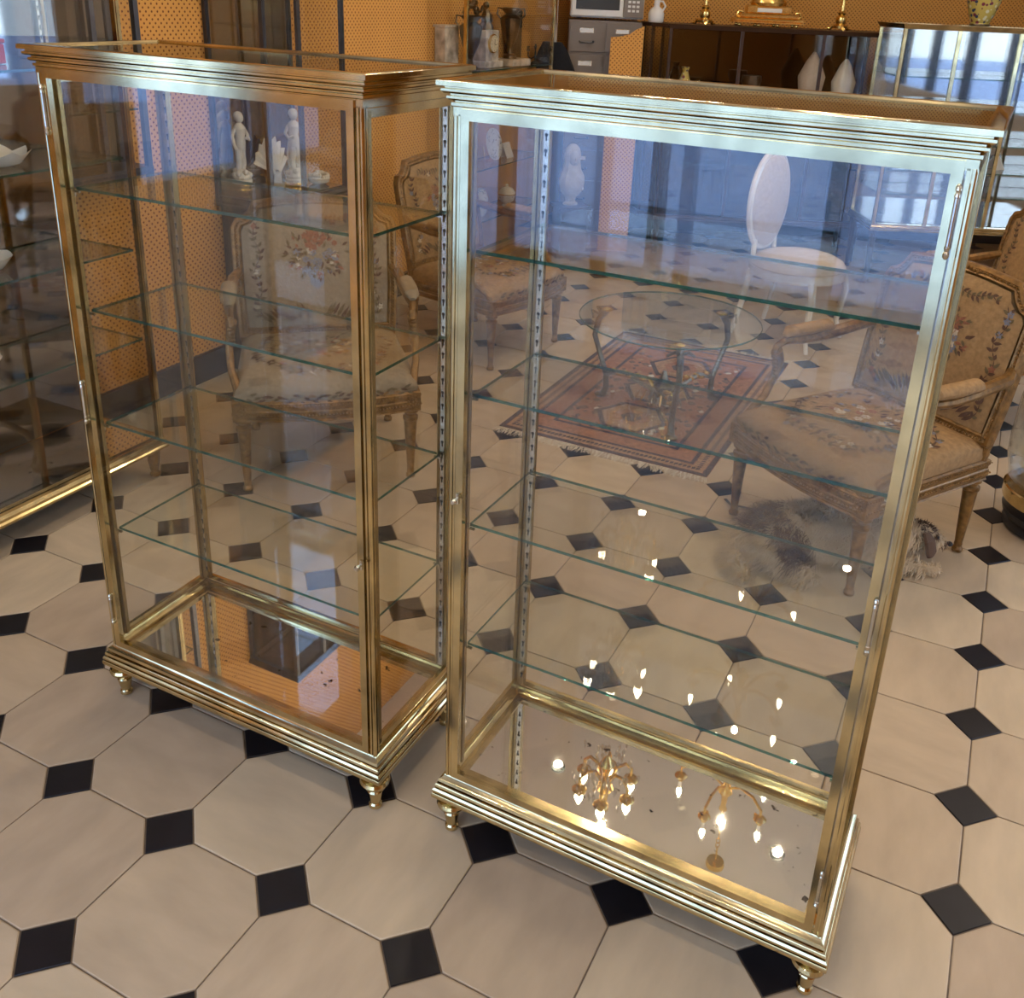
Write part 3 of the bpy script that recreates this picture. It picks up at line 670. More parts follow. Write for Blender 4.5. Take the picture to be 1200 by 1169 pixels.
# filing cabinet with two columns of drawers
t = thing('filing_cabinet', 'grey steel filing cabinet with two columns of drawers under the microwave', 'filing cabinet', (.43, 7.57, 0), 0)
q = MB(); q.box((0, -.03, .81), (.520, .44, 1.62), 'file_grey', None, .003); q.build('body', t)
for c_ in range(2):
    for r_ in range(7):
        q = MB(); zc = 1.505 - r_ * .226; xc = -.129 + .257 * c_
        q.box((xc, -.256, zc), (.240, .014, .205), 'file_grey', None, .003); dw = q.build('drawer', t)
        q = MB(); q.box((xc - .005, -.2645, zc + .045), (.10, .003, .034), 'brass_steel'); q.box((xc - .005, -.2665, zc + .045), (.088, .002, .024), 'paper'); q.build('label_holder', dw, None, 0, 0)
        q = MB(); q.tube([(xc - .05, -.263, zc - .03), (xc - .045, -.285, zc - .035), (xc + .035, -.285, zc - .035), (xc + .04, -.263, zc - .03)], .006, 'gunmetal'); q.ball((xc + .045, -.272, zc - .03), .010, 'gunmetal'); q.build('handle', dw)
# microwave
t = thing('microwave_oven', 'silver white microwave oven standing on the grey filing cabinet', 'microwave', (.435, 7.50, 1.632), 0)
q = MB(); q.box((0, .02, .15), (.52, .36, .29), 'white_plastic', None, .008)
for sx in (-.2, .2): q.box((sx, -.1, .004), (.04, .04, .012), 'black_plastic')
q.build('body', t)
q = MB(); q.box((-.07, -.168, .15), (.36, .02, .27), 'white_plastic', None, .004); q.box((-.07, -.180, .16), (.31, .006, .20), 'black_plastic', None, .002); q.build('door', t)
q = MB(); q.box((.186, -.168, .15), (.14, .02, .27), 'file_grey', None, .003)
for r_ in range(3):
    for c_ in range(3): q.box((.155 + .03 * c_, -.180, .06 + .03 * r_), (.02, .005, .016), 'white_plastic')
q.lathe([(.022, 0), (.02, .018)], 'white_plastic', T(.186, -.178, .19) @ RX(pi / 2), 16); q.build('control_panel', t)
# white jug
q = MB(); q.lathe([(.048, 0), (.055, .01), (.056, .06), (.045, .085), (.02, .105), (.02, .145), (.024, .15), (.01, .16)], 'white_plastic', None, 20)
t = thing('white_bottle', 'white squat bottle with narrow neck beside the microwave', 'bottle', (.775, 7.24, 1.626)); q.build('body', t)
q = MB(); q.tube([(.045, 0, .08), (.06, 0, .11), (.04, 0, .14), (.015, 0, .14)], .007, 'white_plastic'); q.build('handle', t)
# orange board
q = MB(); pts = [(-.11, 0), (.11, 0), (.115, 1.60), (.06, 1.575), (.02, 1.545), (-.05, 1.525), (-.112, 1.52)]
q.prism(pts, -.009, .009, 'dotted', RX(pi / 2)); 
tag(q.build('fabric_board', None, (.57, 7.09, 0), 0, 0), 'orange dotted board with scooped top edge in front of the grey files', 'board')
# gilded garniture
def candlestick(loc, label):
    t = thing('candlestick', label, 'candlestick', loc)
    q = MB()
    for k in range(3):
        a = k * 2.094 + .5; q.tube([(.02 * cos(a), .02 * sin(a), .03), (.055 * cos(a), .055 * sin(a), .028), (.07 * cos(a), .07 * sin(a), .008), (.085 * cos(a), .085 * sin(a), .012)], .011, 'gold')
    q.lathe([(.05, .012), (.052, .03), (.03, .042)], 'gold', None, 20); q.build('foot', t)
    q = MB(); q.lathe([(.03, .04), (.038, .06), (.036, .085), (.02, .10), (.03, .115), (.014, .13), (.012, .2), (.02, .21), (.012, .22), (.012, .27), (.034, .28), (.034, .285), (.014, .288), (.016, .33)], 'gold', None, 20); q.build('stem', t)
candlestick((1.115, 7.22, 1.6265), 'ornate gilt candlestick left of the gilded clock')
candlestick((2.07, 7.22, 1.6265), 'ornate gilt candlestick right of the gilded clock')
t = thing('gilded_clock', 'wide gilded clock with stepped scrolled base on the dark back counter', 'clock', (1.555, 7.24, 1.6265))
q = MB(); q.box((0, 0, .045), (.48, .17, .022), 'gold', None, .006); q.box((0, 0, .030), (.50, .18, .008), 'gold')
for sx in (-1, -.33, .33, 1): q.ball((sx * .20, -.06, .013), .013, 'gold'); q.ball((sx * .20, .06, .013), .013, 'gold')
q.build('base', t)
q = MB(); q.box((0, 0, .072), (.40, .14, .03), 'gold', None, .008)
for sx in (-1, 1): q.tube([(sx * .20, -.05, .06), (sx * .225, -.05, .075), (sx * .21, -.05, .10), (sx * .185, -.05, .095)], .011, 'gold')
q.build('middle_tier', t)
q = MB(); q.box((0, 0, .115), (.30, .12, .055), 'gold', None, .008); q.box((0, -.062, .112), (.17, .004, .026), 'porcelain'); q.build('plaque_tier', t)
q = MB(); q.lathe([(.12, .14), (.13, .16), (.10, .2), (.115, .25), (.10, .31), (.05, .35), (.02, .40)], 'gold', Matrix.Diagonal((1, .6, 1, 1)), 20); q.build('drum', t)
q = MB(); q.lathe([(.06, 0), (.06, .012)], 'clock_face', T(0, -.062, .25) @ RX(pi / 2), 24); q.build('dial', t)
lathe_thing('painted_vase', 'yellow painted vase with coloured flowers on the brass case at right', 'vase', (2.83, 6.72, 1.7015), [(.055, 0), (.06, .01), (.056, .02), (.075, .06), (.10, .14), (.115, .22), (.11, .29), (.07, .33), (.05, .35), (.065, .38)], 'painted_vase', 28, None, 0, (('foot_ring', lambda k: k.lathe([(.062, .0), (.066, .006), (.062, .016)], 'bronze')),))
# contents of the dark counter
for k, (x, y, z, p, mt, lb, nm, ct) in enumerate([
    (1.17, 7.22, 1.0545, [(.05, 0), (.055, .02), (.06, .10), (.045, .13), (.05, .15), (.07, .17)], 'yellow_glaze', 'squat glazed jar at the left end of the dark showcase', 'glazed_jar', 'jar'),
    (1.02, 7.26, 1.0545, [(.03, 0), (.04, .05), (.05, .16), (.02, .25), (.03, .28)], 'painted_vase', 'slim dark patterned vase beside the squat jar in dark showcase', 'slim_vase', 'vase'),
    (1.93, 7.26, 1.0545, [(.02, 0), (.05, .05), (.085, .15), (.10, .25), (.05, .36), (.01, .42)], 'cream_fabric', 'tall pale plume shaped ornament right in the dark showcase', 'plume', 'ornament'),
    (2.17, 7.28, 1.0545, [(.02, 0), (.05, .05), (.08, .15), (.09, .22), (.04, .34), (.01, .38)], 'porcelain', 'white plume shaped ornament at the right end of the dark showcase', 'plume', 'ornament'),
    (1.50, 7.26, 1.0545, [(.06, 0), (.07, .02), (.03, .06), (.05, .14), (.075, .2), (.07, .24)], 'bronze', 'bronze footed bowl in the middle of the dark showcase', 'bronze_bowl', 'bowl')]):
    q = MB(); q.lathe(p, mt, None, 20, .05); tag(q.build(nm, None, (x, y, z)), lb, ct)
# napkins / folded papers in the right case
for k, (x, z, r_) in enumerate([(2.78, .965, .2), (3.0, .965, -.3), (3.12, .785, .5), (2.62, .785, .1)]):
    q = MB(); q.add([(-.06, -.04, 0), (.06, -.04, 0), (.03, 0, .09), (-.03, 0, .09), (.06, .04, 0), (-.06, .04, 0)], [(0, 1, 2, 3), (3, 2, 4, 5)], 'paper')
    tag(q.build('folded_paper', None, (x, 6.72, z), r_, 0), ['leftmost tented white paper on upper middle shelf', 'rightmost tented white paper on upper middle shelf', 'right tented white paper on lower middle shelf', 'left tented white paper on lower middle shelf'][k] + ' of the blue showcase', 'paper', 'tented papers in the blue showcase')
# contents of C
def dish(loc, r, mat, label, wavy, rot=0):
    q = MB(); vs = []; fs = []; n = 28; rr = [.35, .7, 1, 1.02, .72, .3]; zz = [.0, .12, .5, .53, .2, .09]
    for k in range(6):
        for i in range(n):
            a = 2 * pi * i / n; kk = rr[k] * (1 + wavy * sin(a * 7) * (k in (2, 3))); vs.append((r * kk * cos(a), r * kk * sin(a), r * zz[k] * (1 + wavy * 2 * sin(a * 7) * (k in (2, 3)))))
    for k in range(5):
        for i in range(n): fs.append((k * n + i, k * n + (i + 1) % n, (k + 1) * n + (i + 1) % n, (k + 1) * n + i))
    fs += [tuple(reversed(range(n))), tuple(5 * n + i for i in range(n))]
    q.add(vs, fs, mat); return tag(q.build('porcelain_dish', None, loc, rot), label, 'dish')
dish((-1.68, 3.01, 1.2105), .085, 'porcelain', 'white scalloped shell dish on the second shelf of the left case', .10)
dish((-1.745, 2.93, .8905), .09, 'porcelain', 'plain white dish on the third shelf of the left case', .02)
dish(pC(.28, .02, .5605), .10, 'cream_fabric', 'cream round dish on the lowest shelf of the left case', .03)
t = thing('red_box', 'red lacquered box on the top shelf of the left case', 'box', pC(.50, .06, 1.5105), PHI)
q = MB(); q.box((0, 0, .03), (.13, .10, .06), 'red_lacquer', None, .003); q.build('body', t); q = MB(); q.box((0, 0, .068), (.136, .106, .014), 'red_lacquer', None, .003); q.build('lid', t)
q = MB(); q.lathe([(.05, 0), (.052, .01), (.02, .02), (.014, .05), (.03, .08), (.035, .11), (.02, .14)], 'bronze'); tag(q.build('bronze_goblet', None, pC(.30, .03, 1.2105)), 'small bronze goblet left of the scalloped dish', 'goblet')
# ------------------------------------------------------------------ gilt armchairs
def leaf(q, c, ang, L, Wd, mat, frame):
    pts = [(0, 0), (.3, .5), (.65, .42), (1, 0), (.65, -.42), (.3, -.5)]
    ca, sa = cos(ang), sin(ang); vs = []
    for a, b2 in pts:
        x = a * L; y = b2 * Wd; vs.append(frame(c[0] + x * ca - y * sa, c[1] + x * sa + y * ca))
    k = len(q.v); q.v += [tuple(v_) for v_ in vs]; q.f.append(tuple(k + i for i in range(6))); q.m.append(q.mi(mat))
def rosette(q, c, r, mat, frame, n=6, mid='thread_gold'):
    for k in range(n): leaf(q, c, 2 * pi * k / n + r * 40, r, r * .75, mat, frame)
    for k in range(4): leaf(q, c, 1.57 * k, r * .35, r * .3, mid, frame)
def vine(q, pts, frame, rnd, mats=('thread_olive', 'thread_brown'), L=.022, step=1, fl=.2):
    for k in range(len(pts) - 1):
        a, b2 = Vector(pts[k]), Vector(pts[k + 1]); d = b2 - a; ang = math.atan2(d.y, d.x)
        leaf(q, a, ang, d.length * 1.05, .0035, 'thread_brown', frame)
        for s in (-1, 1):
            leaf(q, a, ang + s * rnd.uniform(.5, 1.2), L * rnd.uniform(.7, 1.2), L * .45, rnd.choice(mats), frame)
        if rnd.random() < fl: rosette(q, a + Vector((rnd.uniform(-.01, .01), rnd.uniform(-.01, .01))), .014, rnd.choice(['thread_cream', 'thread_rust', 'thread_blue']), frame, 5)
def armchair(label, loc, rot, cloth, seed, w=.62, d=.56, name='armchair', group=None):
    rnd = random.Random(seed)
    t = thing(name, label, 'armchair', (loc[0], loc[1], 0), rot, group); hw = w / 2; hd = d / 2
    # legs
    fl = [(.011, .001), (.017, .004), (.019, .014), (.013, .024), (.0145, .034), (.0125, .040), (.014, .05), (.025, .245), (.029, .25), (.029, .262), (.021, .268), (.021, .276), (.031, .282), (.031, .295)]
    for sx in (-1, 1):
        q = MB(); q.lathe(fl, 'gilt', T(sx * (hw - .035), -hd + .03, 0), 24, .24, 12, (.052, .244)); q.build('leg', t)
        q = MB(); q.lathe(fl, 'gilt', T(sx * (hw - .06), hd - .03, 0), 24, .24, 12, (.052, .244)); q.build('leg', t)
    # seat frame outline (bowed front)
    def out(s, o=0):
        """closed outline of the seat, inset o"""
        P = []
        for k in range(9): f = -1 + k / 4; P.append((f * (hw - o), -hd - .045 * (1 - f * f) + o))
        for k in range(1, 5): f = k / 5; P.append(((hw - o) * (1 - .08 * f), -hd + o + f * (d - 2 * o)))
        P.append(((hw - o) * .92, hd - o)); P.append((-(hw - o) * .92, hd - o))
        for k in range(4, 0, -1): f = k / 5; P.append((-(hw - o) * (1 - .08 * f), -hd + o + f * (d - 2 * o)))
        return P
    q = MB(); prof = [(0, .295), (-.004, .299), (-.004, .306), (.0, .31), (0, .333), (-.003, .337), (-.003, .345), (.001, .352), (.001, .366), (-.006, .372)]
    oo = [out(0, -a + .002) for a, z in prof]; n = len(oo[0]); vs = [(p[0], p[1], prof[k][1]) for k in range(len(prof)) for p in oo[k]]
    inn = out(0, .035); vs += [(p[0], p[1], .372) for p in inn] + [(p[0], p[1], .295) for p in inn]; L = len(prof) + 2
    fs = [(k * n + i, k * n + (i + 1) % n, ((k + 1) % L) * n + (i + 1) % n, ((k + 1) % L) * n + i) for k in range(L) for i in range(n)]
    q.add(vs, fs, 'gilt'); sfm = q.build('seat_rail', t)
    q = MB(); P = out(0, -.001); n = len(P)
    for i in range(n):
        a, b2 = Vector(P[i]), Vector(P[(i + 1) % n]); m_ = max(1, round((b2 - a).length / .013))
        for k in range(m_):
            p = a.lerp(b2, k / m_); q.bead((p.x, p.y, .322), .0052, 'gilt'); q.bead((p.x, p.y, .359), .0035, 'gilt')
    q.build('bead_moulding', sfm, None, 0, 0, 'stuff')
    for sx in (-1, 1):
        q = MB(); q.box((sx * (hw - .033), -hd + .028, .333), (.066, .066, .078), 'gilt', None, .003)
        for k in range(8): a = k * pi / 4; q.ball((sx * (hw - .033) + .014 * cos(a), -hd - .006, .333 + .014 * sin(a)), (.006, .004, .006), 'gilt', None, 6, 4)
        q.ball((sx * (hw - .033), -hd - .008, .333), .006, 'gilt', None, 6, 4); q.build('corner_block', t)
    # seat cushion
    def seat(x, y, lift=0):
        f = max(0, 1 - (abs(x) / (hw - .012)) ** 4); gq = max(0, 1 - (abs(y + .01) / (hd + .02)) ** 4)
        return Vector((x, y, .375 + .022 + .062 * (f * gq) ** .45 + lift))
    q = MB(); vs = []; fs = []; nr = 9; O = out(0, .012); n = len(O)
    for k in range(nr):
        f = (1 - k / nr) ** .7
        for p in O: vs.append(seat(p[0] * f, p[1] * f))
    low = [(p[0], p[1], .368) for p in out(0, .012)]; mid_ = [(p[0] * 1.012, p[1] * 1.012, .386) for p in out(0, .012)]
    vs = low + mid_ + [tuple(v_) for v_ in vs]
    for k in range(nr + 1):
        for i in range(n): fs.append((k * n + i, k * n + (i + 1) % n, (k + 1) * n + (i + 1) % n, (k + 1) * n + i))
    fs.append(tuple((nr + 1) * n + i for i in range(n))); q.add(vs, fs, cloth); cu = q.build('seat_cushion', t, None, 0, 60)
    q = MB(); fr_ = lambda x, y: seat(max(-hw + .02, min(hw - .02, x)), max(-hd - .02, min(hd - .02, y)), .0018 + .0012 * rnd.random())
    # wreath round the seat, bouquet in the middle
    for ph in (0, 1):
        pts = [((hw - .09 + .02 * sin(6 * a_)) * cos(a_), (hd - .08 + .02 * sin(5 * a_)) * sin(a_)) for a_ in [pi * ph + pi * k / 16 for k in range(17)]]
        vine(q, pts, fr_, rnd, L=.03, fl=.45); vine(q, [(p_[0] * .99, p_[1] * 1.12 - .012) for p_ in pts[1:-1]], fr_, rnd, L=.024, fl=.3)
    for k in range(36):
        a_, r_ = rnd.uniform(0, 6.28), .10 * sqrt(rnd.random()); rosette(q, (r_ * cos(a_) * 1.3, r_ * sin(a_)), rnd.uniform(.010, .022), rnd.choice(['thread_rust', 'thread_cream', 'thread_blue', 'thread_gold']), fr_)
    for k in range(60):
        a_ = rnd.uniform(0, 6.28); r_ = rnd.uniform(.05, .15); leaf(q, (r_ * cos(a_) * 1.3, r_ * sin(a_)), a_ + rnd.uniform(-.8, .8), .034, .011, rnd.choice(['thread_olive', 'thread_brown']), fr_)
    # garland over the front edge
    def frf(x, z): f = min(1, abs(x) / hw); return Vector((x, -hd - .045 * (1 - f * f) + .009 - .004 - .0015 * rnd.random(), z))
    q2 = q
    for k in range(44):
        x = -hw + .05 + (w - .1) * k / 43; leaf(q2, (x, .386 + .012 * sin(k * 1.7)), rnd.uniform(-.6, .6), .03, .011, rnd.choice(['thread_olive', 'thread_brown', 'thread_gold']), frf)
    q.build('embroidery', cu, None, 0, 0, 'stuff')
    # back: tilted frame
    tilt = -.20; BM = T(0, hd - .035, .44) @ RX(tilt)
    bw = hw * .88; bh = .52
    outl = [(-bw, 0), (bw, 0), (bw * 1.03, bh * .3), (bw * 1.04, bh - .10), (bw * 1.0, bh - .075), (bw * .90, bh - .065), (bw * .82, bh - .04), (bw * .76, bh - .005)]
    for k in range(1, 8): f = k / 8; outl.append((bw * .76 * (1 - 2 * f), bh - .005 + .02 * sin(pi * f)))
    outl += [(-x, z) for x, z in outl[7:1:-1]]
    def sweep(q, outl, prof, mat):
        n = len(outl); cx_, cz_ = 0, bh / 2; vs = []
        for i in range(n):
            a, b2, c_ = Vector(outl[i - 1]), Vector(outl[i]), Vector(outl[(i + 1) % n])
            d1 = (b2 - a).normalized(); d2 = (c_ - b2).normalized(); nn_ = Vector((d1.y + d2.y, -(d1.x + d2.x)))
            nn_ = nn_.normalized() / max(.6, sqrt(max(.01, (1 + d1.dot(d2)) / 2)))
            for o, y in prof: vs.append((b2.x + nn_.x * o, y, b2.y + nn_.y * o))
        m_ = len(prof); q.add(vs, [(i * m_ + j, i * m_ + (j + 1) % m_, ((i + 1) % n) * m_ + (j + 1) % m_, ((i + 1) % n) * m_ + j) for i in range(n) for j in range(m_)], mat, BM)
    q = MB(); sweep(q, outl, [(-.020, -.012), (-.012, -.020), (-.006, -.016), (.000, -.016), (.006, -.021), (.016, -.018), (.020, -.008), (.020, .012), (-.020, .014)], 'gilt'); bf = q.build('back_frame', t)
    q = MB()
    for i in range(len(outl)):
        a, b2 = Vector(outl[i]), Vector(outl[(i + 1) % len(outl)]); m_ = max(1, round((b2 - a).length / .013))
        for k in range(m_): p = a.lerp(b2, k / m_); q.bead((p.x, -.019, p.y), .0058, 'gilt', BM)
    for k in range(9): a_ = k - 4; q.ball((a_ * .014, -.016, bh + .022 - abs(a_) * .003), (.009, .008, .012), 'gilt', BM, 6, 4)
    q.build('bead_moulding', bf, None, 0, 0, 'stuff')
    inn = [(x * .93, .02 + z * (bh - .04) / bh) for x, z in outl]
    def bsurf(x, z, lift=0):
        f = max(0, 1 - (abs(x) / bw) ** 4); g_ = max(0, 1 - (abs(z - bh / 2) / (bh / 2)) ** 4); return Vector((x, -.008 - .028 * (f * g_) ** .5 - lift, z))
    q = MB(); vs = []; fs = []; n = len(inn); nr = 8
    for k in range(nr):
        f = 1 - k / nr
        for x, z in inn: vs.append(bsurf(x * f, bh / 2 + (z - bh / 2) * f))
    for k in range(nr - 1):
        for i in range(n): fs.append((k * n + i, k * n + (i + 1) % n, (k + 1) * n + (i + 1) % n, (k + 1) * n + i))
    fs.append(tuple((nr - 1) * n + i for i in range(n)))
    q.add(vs, fs, cloth, BM); q.add([(x, .010, z) for x, z in inn], [tuple(reversed(range(n)))], cloth, BM); pad = q.build('back_cushion', t, None, 0, 60)
    q = MB(); fb = lambda x, z: BM @ bsurf(max(-bw * .9, min(bw * .9, x)), max(.03, min(bh - .03, z)), .002 + .0012 * rnd.random())
    for s in (-1, 1):
        vine(q, [(s * (bw * .78 + .014 * sin(k * 1.1)), .06 + k * .026) for k in range(16)], fb, rnd, L=.026, fl=.3)
        vine(q, [(s * (.02 + k * .018), bh - .055 - .015 * sin(k * .5) - (.02 if k > 7 else 0)) for k in range(10)], fb, rnd, L=.022, fl=.3)
        for k in range(12): leaf(q, (s * (.03 + .014 * k), .05 + .012 * sin(k)), pi / 2 - s * (.4 + .05 * k), .05 + .02 * rnd.random(), .014, rnd.choice(['thread_olive', 'thread_brown']), fb)
    for k in range(90):
        a_ = rnd.uniform(0, 6.28); r_ = rnd.uniform(.03, .115); leaf(q, (r_ * cos(a_), bh * .60 + r_ * sin(a_) * .85), a_ + rnd.uniform(-.9, .9), rnd.uniform(.018, .034), .011, rnd.choice(['thread_olive', 'thread_brown', 'thread_rust']), fb)
    for k in range(42):
        a_, r_ = rnd.uniform(0, 6.28), .088 * sqrt(rnd.random()); c_ = (r_ * cos(a_), bh * .60 + r_ * sin(a_)); rosette(q, c_, rnd.uniform(.009, .019), 'thread_rust' if c_[1] > bh * .64 else rnd.choice(['thread_blue', 'thread_cream', 'thread_blue']), fb)
    for k in range(9): leaf(q, ((k - 4) * .006, bh * .32 + abs(k - 4) * .005), pi / 2, .05, .008, 'thread_blue', fb)
    q.build('embroidery', pad, None, 0, 0, 'stuff')
    # rear stiles
    for sx in (-1, 1):
        q = MB(); q.tube([(sx * (hw - .062), hd - .03, .29), (sx * (bw - .005), hd - .033, .40), (sx * (bw), hd - .028, .46)], .021, 'gilt', None, 10); q.build('stile', t)
    # arms
    for sx in (-1, 1):
        top = BM @ Vector((sx * bw * 1.02, -.01, .25))
        pa = [top, Vector((sx * (bw + .03), top.y - .05, .672)), Vector((sx * (hw - .005), .10, .655)), Vector((sx * (hw + .0), -.02, .650)), Vector((sx * (hw - .004), -.11, .655)), Vector((sx * (hw - .01), -.155, .640)), Vector((sx * (hw - .012), -.165, .618)), Vector((sx * (hw - .012), -.148, .610))]
        q = MB(); q.tube(pa, lambda u_: .017 + .006 * sin(u_ * 6), 'gilt', None, 10); ar = q.build('armrest', t)
        q = MB(); q.tube([(sx * (hw - .002), .13, .672), (sx * (hw + .0), .10, .688), (sx * (hw + .0), .0, .686), (sx * (hw - .003), -.09, .688), (sx * (hw - .004), -.115, .674)], lambda u_: (.012 + .019 * sin(pi * min(1, max(0, u_))) ** .4), cloth, None, 14, .72); q.build('arm_pad', ar)
        q = MB(); q.tube([(sx * (hw - .012), -.150, .625), (sx * (hw - .006), -.125, .585), (sx * (hw + .004), -.13, .52), (sx * (hw + .0), -.17, .45), (sx * (hw - .02), -hd + .055, .40), (sx * (hw - .03), -hd + .035, .365)], lambda u_: .020 - .006 * sin(pi * u_), 'gilt', None, 10)
        for k in range(5): q.ball((sx * (hw - .008), -.155 + .004 * k, .60 - .016 * k), (.014, .01, .010), 'gilt', None, 8, 5)
        q.build('arm_support', t)
    return t
armchair('gilt armchair with flower bouquet tapestry, facing forward behind the left brass cabinet', (-.815, 3.54), .27, 'tapestry_grey', 3, .68, .60)
armchair('gilt tapestry armchair turned sideways, seen between the two brass cabinets', (-.26, 4.92), .96, 'tapestry', 5, .64, .60)
armchair('gilt tapestry armchair behind the right brass cabinet, the dog lying under it', (1.165, 3.07), -1.045, 'tapestry', 9, .64, .62)
armchair('gilt tapestry armchair farthest right, only its back rising above the nearer one', (2.08, 4.28), -1.25, 'tapestry', 11, .64, .60)
# ------------------------------------------------------------------ rug
rc = Vector((-.126, 3.86)); rw, rl = .94, 1.5; cen = rc + E1 * rw / 2 + E2 * rl / 2
t = thing('persian_rug', 'worn brick red patterned rug with fringes under the round glass table', 'rug', (cen.x, cen.y, .0005), A)
q = MB(); q.box((0, 0, .003), (rw, rl, .006), 'rug'); q.build('field', t, None, 0, 0)
q = MB()
for k, (ins, wd, mt) in enumerate(((.0, .022, 'rug_dark'), (.026, .05, 'rug_sand'), (.08, .016, 'rug_dark'), (.10, .075, 'rug_red'), (.178, .016, 'rug_dark'))):
    q.ring([(-ins - wd, .0055), (-ins, .0055), (-ins, .0066 + k * .0001), (-ins - wd, .0066 + k * .0001)], rw / 2, rl / 2, mt)
q.build('border', t, None, 0, 0)
q = MB()
for s in (-1, 1):
    for k in range(46): x = -rw / 2 + .05 + (rw - .1) * k / 45; q.prism([(x - .007, s * (rl / 2 - .05) - .012), (x + .007, s * (rl / 2 - .05) - .004), (x + .004, s * (rl / 2 - .05) + .012), (x - .008, s * (rl / 2 - .05) + .006)], .0066, .0074, 'rug_dark')
    for k in range(74): y = -rl / 2 + .05 + (rl - .1) * k / 73; q.prism([(s * (rw / 2 - .05) - .010, y - .006), (s * (rw / 2 - .05) + .010, y - .003), (s * (rw / 2 - .05) + .006, y + .007), (s * (rw / 2 - .05) - .006, y + .004)], .0066, .0074, 'rug_dark')
for k in range(3):
    for a, mt, z in ((.17, 'rug_dark', .0072), (.145, 'rug_sand', .0078), (.09, 'rug_red', .0084), (.05, 'rug_dark', .009)):
        yc = (k - 1) * .36; q.prism([(a, yc), (a * .5, yc + a * .9), (-a * .5, yc + a * .9), (-a, yc), (-a * .5, yc - a * .9), (a * .5, yc - a * .9)], .006, z, mt)
r2 = random.Random(6)
for k in range(150):
    x, y = r2.uniform(-.27, .27), r2.uniform(-.55, .55); a = .008 + .010 * r2.random(); q.prism([(x + a, y), (x, y + a * 1.4), (x - a, y), (x, y - a * 1.4)], .0062, .0069, r2.choice(['rug_dark', 'rug_sand', 'rug_dark', 'rug_fringe']))
q.build('medallions', t, None, 0, 0)
q = MB(); rnd = random.Random(4)
for s in (-1, 1):
    for k in range(260):
        x = -rw / 2 + rw * k / 259; L = rnd.uniform(.03, .06); dx = rnd.uniform(-.02, .02)
        y0 = s * rl / 2; q.add([(x - .002, y0, .004), (x + .002, y0, .004), (x + dx + .0015, y0 + s * L, .0015), (x + dx - .0015, y0 + s * L, .0015)], [(0, 1, 2, 3)], 'rug_fringe')
q.build('fringe', t, None, 0, 0, 'stuff')
# ------------------------------------------------------------------ glass table
TX, TY = .61, 4.09
t = thing('glass_table', 'low round glass table on bronze legs standing on the rug', 'table', (TX, TY, .0095))
q = MB(); q.lathe([(.402, .446), (.405, .450), (.402, .454)], 'shelf_glass', None, 64); k_ = q.mi('glass_edge')
for n_, f in enumerate(q.f):
    if len(f) == 4: q.m[n_] = k_
q.build('glass_top', t)
for k in range(3):
    a = .55 + k * 2.094; c_, s_ = cos(a), sin(a); P = lambda r, z: (r * c_, r * s_, z)
    q = MB(); q.tube([P(.30, .014), P(.285, .05), P(.29, .12), P(.33, .22), P(.36, .30), P(.345, .38), P(.31, .43)], lambda u_: .018 - .006 * sin(pi * u_), 'bronze', None, 10)
    q.ball(P(.305, .435), (.028, .028, .010), 'gold'); q.ball(P(.31, .012), (.03, .03, .012), 'bronze')
    for s in (-1, 1): q.tube([P(.33, .40), (.37 * cos(a + s * .08), .37 * sin(a + s * .08), .425), (.35 * cos(a + s * .16), .35 * sin(a + s * .16), .40)], .007, 'bronze')
    q.build('leg', t)
    q = MB(); q.tube([P(.29, .12), P(.2, .15), P(.1, .11), P(.03, .09)], .011, 'bronze', None, 8)
    for k2 in range(6): q.ball(P(.10 + .03 * k2, .135 + .01 * (k2 % 2)), (.02, .012, .012), 'gold', None, 6, 4)
    q.build('stretcher', t)
q = MB(); q.lathe([(.05, .05), (.07, .06), (.05, .08), (.03, .1), (.05, .13), (.02, .16), (.008, .2)], 'bronze', None, 18, .1)
for k in range(14): a = k * .45; q.tube([(.04 * cos(a), .04 * sin(a), .08), (.09 * cos(a), .09 * sin(a), .11 + .02 * (k % 2)), (.12 * cos(a), .12 * sin(a), .07)], lambda u_: .012 * (1 - u_ * .7), 'gold' if k % 3 else 'bronze', None, 6, .4)
q.build('foliage_boss', t)
